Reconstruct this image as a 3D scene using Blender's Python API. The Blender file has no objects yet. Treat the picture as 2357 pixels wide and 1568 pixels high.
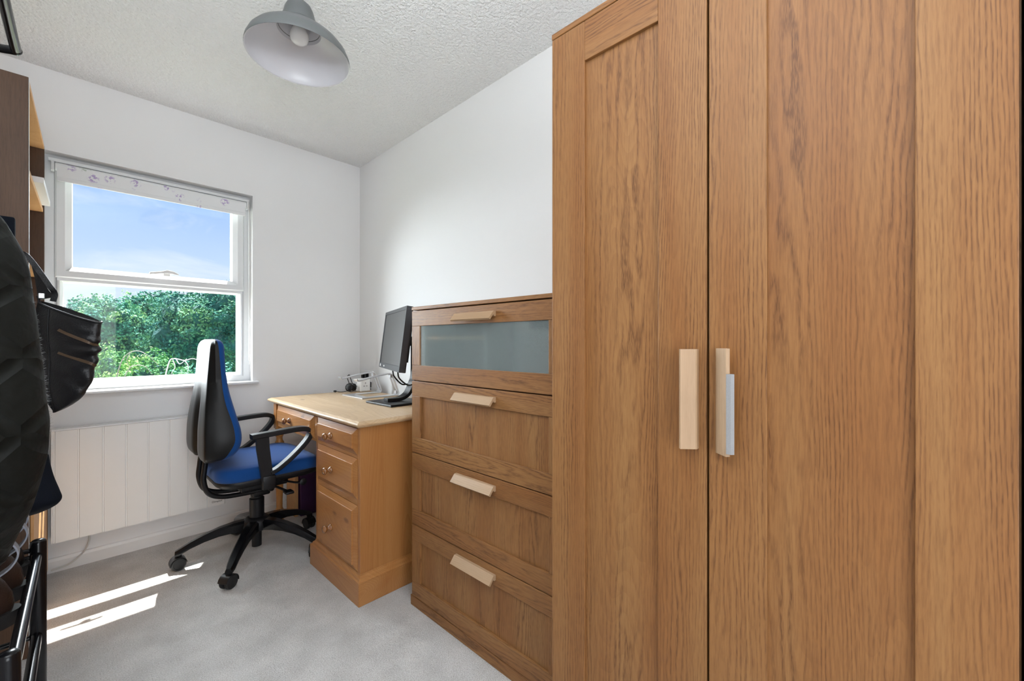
import bpy, bmesh, math, random
from mathutils import Vector, Matrix, noise
random.seed(7)
S = bpy.context.scene
C = S.collection
PI = math.pi

# ------------------------------------------------------------ camera
CAM_H = 1.094
cd = bpy.data.cameras.new('camera'); cam = bpy.data.objects.new('camera', cd); C.objects.link(cam)
cd.sensor_width = 36.0; cd.sensor_fit = 'HORIZONTAL'; cd.lens = 966.0/2357.0*36.0
cd.shift_y = 4.0/2357.0; cd.clip_start = 0.02; cd.clip_end = 200
cam.location = (0, 0, CAM_H)
cam.rotation_euler = (PI/2, 0, math.atan2(.6878, .7259) - PI/2)
S.camera = cam

# ------------------------------------------------------------ view
S.view_settings.view_transform = 'Standard'; S.view_settings.look = 'None'
S.view_settings.exposure = 0.36; S.view_settings.gamma = 1.0
S.view_settings.use_curve_mapping = False
S.cycles.max_bounces = 12; S.cycles.diffuse_bounces = 6; S.cycles.glossy_bounces = 4
S.cycles.transparent_max_bounces = 16
S.cycles.use_denoising = True
S.cycles.sample_clamp_indirect = 6.0

# ------------------------------------------------------------ world: blue sky with thin cloud
W = bpy.data.worlds.new('sky'); S.world = W; W.use_nodes = True
nt = W.node_tree; nt.nodes.clear(); L = nt.links.new
def N(t, **k):
    n = nt.nodes.new(t)
    for a, b in k.items(): setattr(n, a, b)
    return n
wo = N('ShaderNodeOutputWorld'); bg = N('ShaderNodeBackground'); tc = N('ShaderNodeTexCoord')
sep = N('ShaderNodeSeparateXYZ'); L(tc.outputs['Generated'], sep.inputs[0])
ramp = N('ShaderNodeValToRGB'); L(sep.outputs['Z'], ramp.inputs[0])
e = ramp.color_ramp.elements
e[0].position = 0.0; e[0].color = (.84, .89, .96, 1)
e[1].position = .26; e[1].color = (.37, .55, .90, 1)
x = ramp.color_ramp.elements.new(.12); x.color = (.58, .72, .95, 1)
x = ramp.color_ramp.elements.new(.42); x.color = (1.0, 1.1, 1.3, 1)
x = ramp.color_ramp.elements.new(.8); x.color = (1.6, 1.75, 2.0, 1)
mp = N('ShaderNodeMapping'); mp.inputs['Scale'].default_value = (2.0, 2.0, 6.0); mp.inputs['Rotation'].default_value = (.3, .5, .2)
L(tc.outputs['Generated'], mp.inputs[0])
nz = N('ShaderNodeTexNoise'); nz.inputs['Scale'].default_value = 2.2; nz.inputs['Detail'].default_value = 7; nz.inputs['Roughness'].default_value = .6
nz.inputs['Distortion'].default_value = .8
L(mp.outputs[0], nz.inputs['Vector'])
cr = N('ShaderNodeMapRange'); cr.inputs[1].default_value = .47; cr.inputs[2].default_value = .8; cr.inputs[4].default_value = .75
L(nz.outputs[0], cr.inputs[0])
mx = N('ShaderNodeMixRGB'); mx.inputs[2].default_value = (.90, .93, .98, 1)
L(cr.outputs[0], mx.inputs[0]); L(ramp.outputs[0], mx.inputs[1]); L(mx.outputs[0], bg.inputs[0])
bg.inputs[1].default_value = .90
L(bg.outputs[0], wo.inputs[0])

# ------------------------------------------------------------ lights
def sun(name, travel, strength, angle, col):
    d = bpy.data.lights.new(name, 'SUN'); o = bpy.data.objects.new(name, d); C.objects.link(o)
    d.energy = strength; d.angle = angle; d.color = col
    o.rotation_euler = Vector(travel).to_track_quat('-Z', 'Y').to_euler(); o.location = (0, 6, 6)
    return o
sun('sun', (-.50, -1, -2.24), 26.0, math.radians(.6), (1, .96, .9))
sun('sky_fill', (.56, -1, -.46), 25.0, math.radians(75), (.89, .95, 1.0))  # added wide soft second sun, filling in for skylight through the window
def area(name, loc, target, sx, sy, power, col):
    d = bpy.data.lights.new(name, 'AREA'); o = bpy.data.objects.new(name, d); C.objects.link(o)
    d.shape = 'RECTANGLE'; d.size = sx; d.size_y = sy; d.energy = power; d.color = col
    o.location = loc; o.rotation_euler = (Vector(target)-Vector(loc)).to_track_quat('-Z', 'Y').to_euler()
    return o
area('rear_fill', (.02, -1.2, 1.15), (.45, 1.2, 1.2), .8, 1.6, 20, (.93, .97, 1))  # added area lamp behind the camera, fills the room; no such lamp known
area('ceiling_fill', (-.10, .30, 1.80), (-.14, .30, 2.39), .5, .6, 27, (.90, .955, 1))  # added unseen lamp facing up, brightens the ceiling so it lights the room

# ------------------------------------------------------------ materials
class M_:
    def __init__(s, name):
        s.m = bpy.data.materials.new(name); s.m.use_nodes = True
        s.nt = s.m.node_tree; s.b = s.nt.nodes['Principled BSDF']; s.out = s.nt.nodes['Material Output']
    def n(s, t, **k):
        n = s.nt.nodes.new(t)
        for a, b in k.items(): setattr(n, a, b)
        return n
    def l(s, a, b): s.nt.links.new(a, b)
def setp(m, col=None, rough=None, metal=None, spec=None, coat=None, sheen=None):
    if col is not None: m.b.inputs['Base Color'].default_value = (*col, 1)
    if rough is not None: m.b.inputs['Roughness'].default_value = rough
    if metal is not None: m.b.inputs['Metallic'].default_value = metal
    if spec is not None: m.b.inputs['Specular IOR Level'].default_value = spec
    if coat is not None: m.b.inputs['Coat Weight'].default_value = coat; m.b.inputs['Coat Roughness'].default_value = .12
    if sheen is not None: m.b.inputs['Sheen Weight'].default_value = sheen
def simple(name, col, rough=.5, metal=0, spec=.5, var=.05, scale=30, bump=0, bscale=200, coat=None, sheen=None, detail=3):
    m = M_(name); setp(m, col, rough, metal, spec, coat, sheen)
    t = m.n('ShaderNodeTexCoord'); z = m.n('ShaderNodeTexNoise'); z.inputs['Scale'].default_value = scale; z.inputs['Detail'].default_value = detail
    m.l(t.outputs['Object'], z.inputs['Vector'])
    r = m.n('ShaderNodeMapRange'); r.inputs[3].default_value = 1-var; r.inputs[4].default_value = 1+var; m.l(z.outputs[0], r.inputs[0])
    k = m.n('ShaderNodeVectorMath', operation='SCALE'); k.inputs[0].default_value = col; m.l(r.outputs[0], k.inputs['Scale'])
    m.l(k.outputs[0], m.b.inputs['Base Color'])
    if bump:
        z2 = m.n('ShaderNodeTexNoise'); z2.inputs['Scale'].default_value = bscale; z2.inputs['Detail'].default_value = 3
        m.l(t.outputs['Object'], z2.inputs['Vector'])
        bp = m.n('ShaderNodeBump'); bp.inputs['Strength'].default_value = bump; bp.inputs['Distance'].default_value = .002
        m.l(z2.outputs[0], bp.inputs['Height']); m.l(bp.outputs[0], m.b.inputs['Normal'])
    return m.m
def wood(name, dark, mid, light, axis='Z', rough=.45, pores=.8, knots=0, cath=1.0, coat=None, streak=1.0, cscale=1.0, fleck=0, lf=1.0):
    m = M_(name); setp(m, mid, rough, 0, .30, coat)
    t = m.n('ShaderNodeTexCoord'); oi = m.n('ShaderNodeObjectInfo')
    off = m.n('ShaderNodeVectorMath', operation='SCALE'); off.inputs[0].default_value = (3.1, 5.3, 7.7); m.l(oi.outputs['Random'], off.inputs['Scale'])
    ad = m.n('ShaderNodeVectorMath', operation='ADD'); m.l(t.outputs['Object'], ad.inputs[0]); m.l(off.outputs[0], ad.inputs[1])
    def st(a):
        v = m.n('ShaderNodeVectorMath', operation='MULTIPLY')
        v.inputs[1].default_value = {'X': (a, 1, 1), 'Y': (1, a, 1), 'Z': (1, 1, a)}[axis]
        m.l(ad.outputs[0], v.inputs[0]); return v.outputs[0]
    def noise_(v, sc, det=3, dist=0, ro=.5):
        z = m.n('ShaderNodeTexNoise'); z.inputs['Scale'].default_value = sc; z.inputs['Detail'].default_value = det
        z.inputs['Distortion'].default_value = dist; z.inputs['Roughness'].default_value = ro; m.l(v, z.inputs['Vector']); return z.outputs[0]
    def mr(v, a, b, c=0, d=1):
        r = m.n('ShaderNodeMapRange'); r.inputs[1].default_value = a; r.inputs[2].default_value = b; r.inputs[3].default_value = c; r.inputs[4].default_value = d
        m.l(v, r.inputs[0]); return r.outputs[0]
    s1 = st(.07)
    broad = noise_(s1, 11, 2, .3)
    fine = noise_(s1, 330, 3, .2, .6)
    # flat-sawn figure: growth surfaces are long nested shells cut by the board
    cv = m.n('ShaderNodeVectorMath', operation='MULTIPLY_ADD'); cv.inputs[1].default_value = {'X': (.10, 1, 1), 'Y': (1, .10, 1), 'Z': (1, 1, .10)}[axis]
    n3 = m.n('ShaderNodeTexNoise'); n3.inputs['Scale'].default_value = 5*cscale; n3.inputs['Detail'].default_value = 2; m.l(s1, n3.inputs['Vector'])
    sc3 = m.n('ShaderNodeVectorMath', operation='SCALE'); sc3.inputs['Scale'].default_value = .16/cscale; m.l(n3.outputs['Color'], sc3.inputs[0])
    m.l(ad.outputs[0], cv.inputs[0]); m.l(sc3.outputs[0], cv.inputs[2])
    ln = noise_(cv.outputs[0], 5.5*cscale, 0)
    mu = m.n('ShaderNodeMath', operation='MULTIPLY'); mu.inputs[1].default_value = 38; m.l(ln, mu.inputs[0])
    fr = m.n('ShaderNodeMath', operation='FRACT'); m.l(mu.outputs[0], fr.inputs[0])
    ring = mr(fr.outputs[0], 0, 1, 0, 1)
    def mix(f, a, b, fac=None, bt='MIX'):
        x = m.n('ShaderNodeMixRGB', blend_type=bt)
        if f is not None: m.l(f, x.inputs[0])
        else: x.inputs[0].default_value = fac
        for i, q in ((1, a), (2, b)):
            if isinstance(q, tuple): x.inputs[i].default_value = (*q, 1)
            else: m.l(q, x.inputs[i])
        return x.outputs[0]
    c = mix(mr(broad, .3, .7), mid, light)
    c = mix(mr(ring, .2, 1.0, 0, (.14 if pores else .42)*cath), c, dark)
    c = mix(mr(fine, .42, .72, 0, .38*streak), c, dark)
    if pores:
        # annual lines: bands across the board, bent by long noise so they close into cathedrals
        dt = m.n('ShaderNodeVectorMath', operation='DOT_PRODUCT'); dt.inputs[1].default_value = {'X': (0, 1, .8), 'Y': (.8, 0, 1), 'Z': (.8, 1, 0)}[axis]
        m.l(ad.outputs[0], dt.inputs[0])
        w1 = noise_(st(.055), 6*cscale, 1, 0, .4); w2 = noise_(st(.16), 42, 2, 0, .5)
        def ma(op, a, b, c_=None):
            q = m.n('ShaderNodeMath', operation=op)
            for i_, v in enumerate((a, b, c_)):
                if v is None: continue
                if isinstance(v, (int, float)): q.inputs[i_].default_value = v
                else: m.l(v, q.inputs[i_])
            return q.outputs[0]
        ph = ma('MULTIPLY_ADD', dt.outputs['Value'], 120*lf, ma('MULTIPLY_ADD', w1, 34*cath, ma('MULTIPLY', w2, 2.2)))
        tri = ma('ABSOLUTE', ma('SUBTRACT', ma('FRACT', ph, 0), .5), 0)
        ln_ = mr(tri, .22, .48)
        dash = mr(noise_(st(.10), 520, 1), .40, .58, .35, 1)
        vary = mr(noise_(s1, 26, 1), .38, .62, .25, 1)
        lnd = ma('MULTIPLY', ma('MULTIPLY', ln_, dash), vary)
        c = mix(mr(lnd, 0, 1, 0, pores), c, tuple(v*.8 for v in dark))
    if fleck:
        rt = m.n('ShaderNodeVectorRotate', rotation_type='X_AXIS'); rt.inputs['Angle'].default_value = .62; m.l(ad.outputs[0], rt.inputs['Vector'])
        vm = m.n('ShaderNodeVectorMath', operation='MULTIPLY'); vm.inputs[1].default_value = (1, .12, 1); m.l(rt.outputs[0], vm.inputs[0])
        fv = noise_(vm.outputs[0], 55, 2, .6)
        c = mix(mr(fv, .63, .68, 0, fleck), c, tuple(v*1.05 for v in light))
    if knots:
        kv = m.n('ShaderNodeVectorMath', operation='MULTIPLY'); kv.inputs[1].default_value = {'X': (.45, 1, 1), 'Y': (1, .45, 1), 'Z': (1, 1, .45)}[axis]
        m.l(ad.outputs[0], kv.inputs[0])
        vo = m.n('ShaderNodeTexVoronoi'); vo.inputs['Scale'].default_value = 9.5; m.l(kv.outputs[0], vo.inputs['Vector'])
        c = mix(mr(vo.outputs['Distance'], .06, .13, knots, 0), c, tuple(v*.45 for v in dark))
    m.l(c, m.b.inputs['Base Color'])
    bp = m.n('ShaderNodeBump'); bp.inputs['Strength'].default_value = .12; bp.inputs['Distance'].default_value = .001
    m.l(fine, bp.inputs['Height']); m.l(bp.outputs[0], m.b.inputs['Normal'])
    return m.m

OAK = dict(dark=(.112, .041, .013), mid=(.240, .102, .032), light=(.295, .148, .054))
oak_v = wood('oak veneer upright grain', **OAK, axis='Z', fleck=0)
oak_f = wood('oak veneer with ray fleck', **OAK, axis='Z', cath=.45, fleck=0)
oak_h = wood('oak veneer level grain', **OAK, axis='Y', cscale=1.3)
oak_handle = wood('pale oak', dark=(.28, .17, .09), mid=(.36, .23, .13), light=(.42, .29, .18), axis='Y', cath=.1, streak=.5, pores=.3)
oak_handle_v = wood('pale oak upright', dark=(.28, .17, .09), mid=(.36, .23, .13), light=(.42, .29, .18), axis='Z', cath=.1, streak=.5, pores=.3)
PINE = dict(dark=(.26, .085, .02), mid=(.36, .150, .043), light=(.43, .205, .068), pores=0, streak=.45)
pine_v = wood('lacquered pine upright grain', **PINE, axis='Z', knots=.7, coat=.35, rough=.4, cath=.7)
pine_h = wood('lacquered pine level grain', **PINE, axis='Y', knots=.7, coat=.35, rough=.4, cath=.7)
pine_top = wood('worn pale pine', dark=(.30, .17, .08), mid=(.50, .34, .19), light=(.60, .44, .27), axis='Y', pores=0, knots=.75, coat=.25, rough=.38, cath=.6, streak=.5)
pine_dark = wood('turned pine', dark=(.30, .10, .02), mid=(.48, .20, .05), light=(.55, .26, .08), axis='Z', pores=0, coat=.5, rough=.35)
knob_m = wood('varnished knob', dark=(.12, .04, .012), mid=(.22, .08, .02), light=(.27, .11, .03), axis='X', pores=0, coat=1.0, rough=.25)
walnut = wood('walnut effect board', dark=(.045, .024, .014), mid=(.085, .046, .027), light=(.12, .066, .038), axis='Z', cath=.7, pores=.2)
shelf_in = wood('orange wood board', dark=(.42, .19, .07), mid=(.60, .32, .13), light=(.68, .40, .18), axis='Z', cath=.3, pores=.1)
def plaster(name, col, bs, st, dist):
    m = M_(name); setp(m, col, .9, 0, .2)
    t = m.n('ShaderNodeTexCoord')
    z = m.n('ShaderNodeTexNoise'); z.inputs['Scale'].default_value = bs; z.inputs['Detail'].default_value = 4; z.inputs['Roughness'].default_value = .55
    m.l(t.outputs['Object'], z.inputs['Vector'])
    r = m.n('ShaderNodeMapRange'); r.inputs[1].default_value = .35; r.inputs[2].default_value = .62; m.l(z.outputs[0], r.inputs[0])
    bp = m.n('ShaderNodeBump'); bp.inputs['Strength'].default_value = st; bp.inputs['Distance'].default_value = dist
    m.l(r.outputs[0], bp.inputs['Height']); m.l(bp.outputs[0], m.b.inputs['Normal'])
    return m.m
wall_m = plaster('white wall paint', (.79, .79, .79), 60, .05, .001)
ceil_m = plaster('stippled ceiling', (.86, .865, .865), 75, .85, .006)
sk_m = simple('white gloss trim', (.80, .79, .77), .35, var=.02)
upvc = simple('white upvc', (.70, .71, .72), .28, var=.015, scale=6)
heater_m = simple('white enamel', (.80, .79, .77), .35, var=.015, scale=8)
# carpet
m = M_('grey beige carpet'); setp(m, (.55, .51, .47), .95, 0, .1, sheen=.2)
t = m.n('ShaderNodeTexCoord')
def nn(sc, det=2, ro=.5):
    z = m.n('ShaderNodeTexNoise'); z.inputs['Scale'].default_value = sc; z.inputs['Detail'].default_value = det; z.inputs['Roughness'].default_value = ro
    m.l(t.outputs['Object'], z.inputs['Vector']); return z.outputs[0]
a = nn(9, 3); b_ = nn(260, 3, .7); c_ = nn(60, 2)
r = m.n('ShaderNodeValToRGB'); m.l(b_, r.inputs[0])
r.color_ramp.elements[0].position = .3; r.color_ramp.elements[0].color = (.44, .42, .40, 1)
r.color_ramp.elements[1].position = .68; r.color_ramp.elements[1].color = (.80, .79, .78, 1)
x = m.n('ShaderNodeMapRange'); x.inputs[1].default_value = .3; x.inputs[2].default_value = .7; x.inputs[3].default_value = .84; x.inputs[4].default_value = 1.06; m.l(a, x.inputs[0])
k = m.n('ShaderNodeVectorMath', operation='SCALE'); m.l(r.outputs[0], k.inputs[0]); m.l(x.outputs[0], k.inputs['Scale']); m.l(k.outputs[0], m.b.inputs['Base Color'])
su = m.n('ShaderNodeMath', operation='ADD'); m.l(b_, su.inputs[0]); m.l(c_, su.inputs[1])
bp = m.n('ShaderNodeBump'); bp.inputs['Strength'].default_value = .9; bp.inputs['Distance'].default_value = .006; m.l(su.outputs[0], bp.inputs['Height']); m.l(bp.outputs[0], m.b.inputs['Normal'])
carpet = m.m
# thin glass
def thinglass(name, tint=(1, 1, 1), gl=.12):
    m = M_(name); m.nt.nodes.remove(m.b)
    tr = m.n('ShaderNodeBsdfTransparent'); tr.inputs[0].default_value = (*tint, 1)
    g = m.n('ShaderNodeBsdfGlossy'); g.inputs['Roughness'].default_value = .02
    lw = m.n('ShaderNodeLayerWeight'); lw.inputs[0].default_value = .5
    pw = m.n('ShaderNodeMath', operation='POWER'); pw.inputs[1].default_value = 5; m.l(lw.outputs['Facing'], pw.inputs[0])
    f = m.n('ShaderNodeMath', operation='MULTIPLY_ADD'); f.inputs[1].default_value = .5; f.inputs[2].default_value = .012; m.l(pw.outputs[0], f.inputs[0])
    mm = m.n('ShaderNodeMixShader'); m.l(f.outputs[0], mm.inputs[0]); m.l(tr.outputs[0], mm.inputs[1]); m.l(g.outputs[0], mm.inputs[2]); m.l(mm.outputs[0], m.out.inputs[0])
    return m.m
glass = thinglass('window glass', (.97, .985, .98))
m = M_('frosted glass'); m.nt.nodes.remove(m.b)
tr = m.n('ShaderNodeBsdfTransparent'); tr.inputs[0].default_value = (.86, .93, .93, 1)
df = m.n('ShaderNodeBsdfDiffuse'); df.inputs[0].default_value = (.56, .66, .66, 1)
tl = m.n('ShaderNodeBsdfGlossy'); tl.inputs['Roughness'].default_value = .08; tl.inputs[0].default_value = (.9, .95, .95, 1)
fz = m.n('ShaderNodeLayerWeight'); fz.inputs[0].default_value = .55
m1 = m.n('ShaderNodeMixShader'); m1.inputs[0].default_value = .30; m.l(tr.outputs[0], m1.inputs[1]); m.l(df.outputs[0], m1.inputs[2])
m2 = m.n('ShaderNodeMixShader'); m.l(fz.outputs['Fresnel'], m2.inputs[0]); m.l(m1.outputs[0], m2.inputs[1]); m.l(tl.outputs[0], m2.inputs[2]); m.l(m2.outputs[0], m.out.inputs[0])
frost = m.m

blk_plastic = simple('black plastic', (.006, .006, .007), .42, spec=.32, bump=.05, bscale=900)
shell_m = simple('satin charcoal plastic', (.008, .0078, .0075), .40, spec=.25, bump=.04, bscale=700)
blue_fab = simple('blue woven fabric', (.005, .050, .20), .8, spec=.15, var=.12, scale=500, bump=.25, bscale=1200, sheen=.12)
blk_metal = simple('black gloss enamel', (.004, .004, .005), .20, spec=.32)
screen_m = simple('switched off screen', (.035, .035, .036), .38, spec=.5, var=.02)
bezel_m = simple('dark grey bezel', (.028, .032, .038), .35, spec=.5)
alu = simple('brushed aluminium', (.66, .67, .69), .32, metal=.85, var=.03)
white_pl = simple('white plastic', (.80, .80, .79), .4, var=.02)
grey_lamp = simple('grey enamel', (.105, .112, .112), .38, var=.02)
lamp_in = simple('light grey lining', (.60, .60, .63), .30, var=.02)
bulb_m = simple('opal bulb', (.80, .80, .80), .2, var=.01)
rubber = simple('black rubber', (.012, .012, .012), .7)
dark_gap = simple('dark cavity', (.02, .015, .012), .9)
foam = simple('grey felt pad', (.26, .26, .265), .9, var=.2, scale=700)
purple = simple('purple card', (.050, .008, .065), .6, var=.1)
leather = simple('black leather', (.004, .004, .005), .38, spec=.38, var=.2, scale=40, bump=.35, bscale=260)
navy = simple('dark navy cloth', (.003, .005, .010), .8, spec=.15, var=.2, scale=60, bump=.3, bscale=400)
brass = simple('aged brass zip', (.07, .04, .02), .5, metal=.3)
silver = simple('silver webbing', (.17, .18, .21), .35, metal=.4, var=.3, scale=220)
brown_l = simple('brown leather', (.017, .0085, .006), .42, spec=.4, var=.25, scale=60, bump=.3, bscale=300)
sole_m = simple('dark rubber sole', (.009, .008, .008), .65, spec=.25)
bark = simple('bark', (.22, .20, .19), .9, var=.3, scale=20)
pale_branch = simple('bleached branch', (.42, .40, .44), .8, var=.2, scale=20)
cord_w = simple('off white cord', (.55, .53, .50), .5)
def foliage(name, a, b, c):
    m = M_(name); setp(m, a, .8, 0, .08)
    t = m.n('ShaderNodeTexCoord'); z = m.n('ShaderNodeTexNoise'); z.inputs['Scale'].default_value = 2.2; z.inputs['Detail'].default_value = 5; z.inputs['Roughness'].default_value = .7
    m.l(t.outputs['Object'], z.inputs['Vector'])
    r = m.n('ShaderNodeValToRGB'); e = r.color_ramp.elements; e[0].position = .36; e[0].color = (*a, 1); e[1].position = .66; e[1].color = (*c, 1)
    q = e.new(.5); q.color = (*b, 1); m.l(z.outputs[0], r.inputs[0]); m.l(r.outputs[0], m.b.inputs['Base Color'])
    return m.m
fol_a = foliage('teal green leaves', (.025, .125, .115), (.065, .22, .15), (.20, .36, .14))
fol_b = foliage('deep green leaves', (.014, .085, .095), (.035, .145, .11), (.11, .24, .10))
fol_c = foliage('yellow green leaves', (.04, .16, .08), (.11, .28, .09), (.25, .40, .12))
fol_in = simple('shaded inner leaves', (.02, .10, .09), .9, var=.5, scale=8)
grass_m = simple('lawn', (.15, .17, .11), .9, var=.4, scale=3)
# quilted jacket
m = M_('black quilted nylon'); setp(m, (.0055, .0062, .0050), .62, 0, .16)
t = m.n('ShaderNodeTexCoord')
hs = []
for ang in (.75, -.75):
    ro = m.n('ShaderNodeVectorRotate', rotation_type='Y_AXIS'); ro.inputs['Angle'].default_value = ang; m.l(t.outputs['Object'], ro.inputs['Vector'])
    w = m.n('ShaderNodeTexWave'); w.inputs['Scale'].default_value = 4.2; w.inputs['Distortion'].default_value = .35; w.inputs['Detail'].default_value = 1; m.l(ro.outputs[0], w.inputs['Vector'])
    r = m.n('ShaderNodeMapRange'); r.inputs[1].default_value = 0; r.inputs[2].default_value = .16; m.l(w.outputs['Fac'], r.inputs[0]); hs.append(r.outputs[0])
mn = m.n('ShaderNodeMath', operation='MINIMUM'); m.l(hs[0], mn.inputs[0]); m.l(hs[1], mn.inputs[1])
z = m.n('ShaderNodeTexNoise'); z.inputs['Scale'].default_value = 25; z.inputs['Detail'].default_value = 3; m.l(t.outputs['Object'], z.inputs['Vector'])
ad = m.n('ShaderNodeMath', operation='ADD'); m.l(mn.outputs[0], ad.inputs[0]); m.l(z.outputs[0], ad.inputs[1])
bp = m.n('ShaderNodeBump'); bp.inputs['Strength'].default_value = .8; bp.inputs['Distance'].default_value = .006; m.l(ad.outputs[0], bp.inputs['Height']); m.l(bp.outputs[0], m.b.inputs['Normal'])
quilt = m.m
# floral blind
m = M_('floral blind cloth'); setp(m, (.8, .8, .8), .8, 0, .2)
t = m.n('ShaderNodeTexCoord'); vo = m.n('ShaderNodeTexVoronoi'); vo.inputs['Scale'].default_value = 14; m.l(t.outputs['Object'], vo.inputs['Vector'])
z = m.n('ShaderNodeTexNoise'); z.inputs['Scale'].default_value = 90; z.inputs['Detail'].default_value = 2; m.l(t.outputs['Object'], z.inputs['Vector'])
r1 = m.n('ShaderNodeMapRange'); r1.inputs[1].default_value = .2; r1.inputs[2].default_value = .36; r1.inputs[3].default_value = 1; r1.inputs[4].default_value = 0; m.l(vo.outputs['Distance'], r1.inputs[0])
r2 = m.n('ShaderNodeMapRange'); r2.inputs[1].default_value = .5; r2.inputs[2].default_value = .56; m.l(z.outputs[0], r2.inputs[0])
mu = m.n('ShaderNodeMath', operation='MULTIPLY'); m.l(r1.outputs[0], mu.inputs[0]); m.l(r2.outputs[0], mu.inputs[1])
mu2 = m.n('ShaderNodeMath', operation='MULTIPLY'); mu2.inputs[1].default_value = .8; m.l(mu.outputs[0], mu2.inputs[0])
sp = m.n('ShaderNodeSeparateXYZ'); m.l(vo.outputs['Color'], sp.inputs[0])
gt = m.n('ShaderNodeMath', operation='GREATER_THAN'); gt.inputs[1].default_value = .62; m.l(sp.outputs[0], gt.inputs[0])
cc = m.n('ShaderNodeMixRGB'); cc.inputs[1].default_value = (.36, .25, .52, 1); cc.inputs[2].default_value = (.40, .46, .38, 1); m.l(gt.outputs[0], cc.inputs[0])
mm = m.n('ShaderNodeMixRGB'); mm.inputs[1].default_value = (.78, .79, .80, 1); m.l(mu2.outputs[0], mm.inputs[0]); m.l(cc.outputs[0], mm.inputs[2]); m.l(mm.outputs[0], m.b.inputs['Base Color'])
floral = m.m

# ------------------------------------------------------------ geometry helpers
def nb(): return bmesh.new()
def box(bm, x0, x1, y0, y1, z0, z1, bev=0, seg=1):
    r = bmesh.ops.create_cube(bm, size=1)
    vs = r['verts']
    for v in vs: v.co = Vector(((x0+x1)/2+v.co.x*(x1-x0), (y0+y1)/2+v.co.y*(y1-y0), (z0+z1)/2+v.co.z*(z1-z0)))
    if bev:
        es = list({e for v in vs for e in v.link_edges})
        bmesh.ops.bevel(bm, geom=es, offset=bev, segments=seg, profile=.5, affect='EDGES')
    return bm
def spline(pts, n=8):
    pts = [Vector(p) for p in pts]
    if len(pts) < 3: return pts
    P = [2*pts[0]-pts[1]] + pts + [2*pts[-1]-pts[-2]]; out = []
    for i in range(1, len(P)-2):
        a, b, c, d = P[i-1:i+3]
        for k in range(n):
            t = k/n
            out.append(.5*((2*b)+(c-a)*t+(2*a-5*b+4*c-d)*t*t+(3*b-a-3*c+d)*t**3))
    out.append(pts[-1]); return out
def frames(path, up=None):
    out = []; ref = Vector(up) if up else None; prev = None
    for i, p in enumerate(path):
        t = (path[min(i+1, len(path)-1)]-path[max(i-1, 0)]).normalized()
        if ref is not None:
            s = t.cross(ref)
            s = s.normalized() if s.length > 1e-4 else prev
        else:
            if prev is None:
                q = Vector((0, 0, 1)) if abs(t.z) < .9 else Vector((1, 0, 0)); s = t.cross(q).normalized()
            else: s = (prev-t*prev.dot(t)).normalized()
        prev = s; out.append((p, t, s, s.cross(t).normalized()))
    return out
def sweep(bm, path, sec, up=None, cap=True, closed=False, scale=None):
    """sec: list of (a,b) section points along side / normal"""
    fr = frames(path, up); rings = []
    for i, (p, t, s, n) in enumerate(fr):
        k = scale[i] if scale else 1
        rings.append([bm.verts.new(p+s*a*k+n*b*k) for a, b in sec])
    return loft(bm, rings, cap, closed)
def loft(bm, rings, cap=True, closed=False):
    m = len(rings[0])
    rr = rings+[rings[0]] if closed else rings
    for A, B in zip(rr, rr[1:]):
        for j in range(m):
            bm.faces.new((A[j], A[(j+1) % m], B[(j+1) % m], B[j]))
    if cap and not closed:
        bm.faces.new(rings[0][::-1]); bm.faces.new(rings[-1])
    return bm
def circ(r, n=12, ry=None): return [(r*math.cos(2*PI*i/n), (ry or r)*math.sin(2*PI*i/n)) for i in range(n)]
def tube(bm, pts, r, n=12, sm=8, closed=False, scale=None):
    path = spline(pts, sm) if sm else [Vector(p) for p in pts]
    return sweep(bm, path, circ(r, n), closed=closed, scale=scale)
def lathe(bm, prof, org=(0, 0, 0), axis=(0, 0, 1), n=32, capends=True):
    ax = Vector(axis).normalized(); q = ax.to_track_quat('Z', 'Y').to_matrix(); org = Vector(org); rings = []
    for r, h in prof:
        rings.append([bm.verts.new(org+q@Vector((r*math.cos(2*PI*i/n), r*math.sin(2*PI*i/n), h))) for i in range(n)])
    return loft(bm, rings, capends)
def prism(bm, poly, org, u, v, w, length):
    """extrude polygon (a,b) in plane u,v along w"""
    org, u, v, w = Vector(org), Vector(u), Vector(v), Vector(w)
    r0 = [bm.verts.new(org+u*a+v*b) for a, b in poly]; r1 = [bm.verts.new(org+u*a+v*b+w*length) for a, b in poly]
    return loft(bm, [r0, r1])
def obj(name, bm, mat, parent=None, smooth=False, local=False, label=None, bevel=0, subsurf=0):
    bmesh.ops.recalc_face_normals(bm, faces=bm.faces)
    me = bpy.data.meshes.new(name)
    bb = Vector((0, 0, 0))
    if not local:
        if parent is not None:
            p = parent
            while p is not None: bb += p.location; p = p.parent
    if parent is None:
        xs = [v.co for v in bm.verts]
        c = Vector(((min(v.x for v in xs)+max(v.x for v in xs))/2, (min(v.y for v in xs)+max(v.y for v in xs))/2, min(v.z for v in xs)))
        bb = c
    bmesh.ops.translate(bm, verts=bm.verts, vec=-bb)
    bm.to_mesh(me); bm.free()
    me.materials.append(mat)
    if smooth is not False:
        me.shade_smooth()
        if smooth is not True: me.set_sharp_from_angle(angle=math.radians(smooth))
    o = bpy.data.objects.new(name, me); C.objects.link(o)
    if parent is not None: o.parent = parent
    else: o.location = bb
    if bevel:
        b = o.modifiers.new('bevel', 'BEVEL'); b.width = bevel; b.segments = 2; b.limit_method = 'ANGLE'
    if subsurf:
        b = o.modifiers.new('sub', 'SUBSURF'); b.levels = b.render_levels = subsurf
    if label: o['label'] = label
    return o
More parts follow.
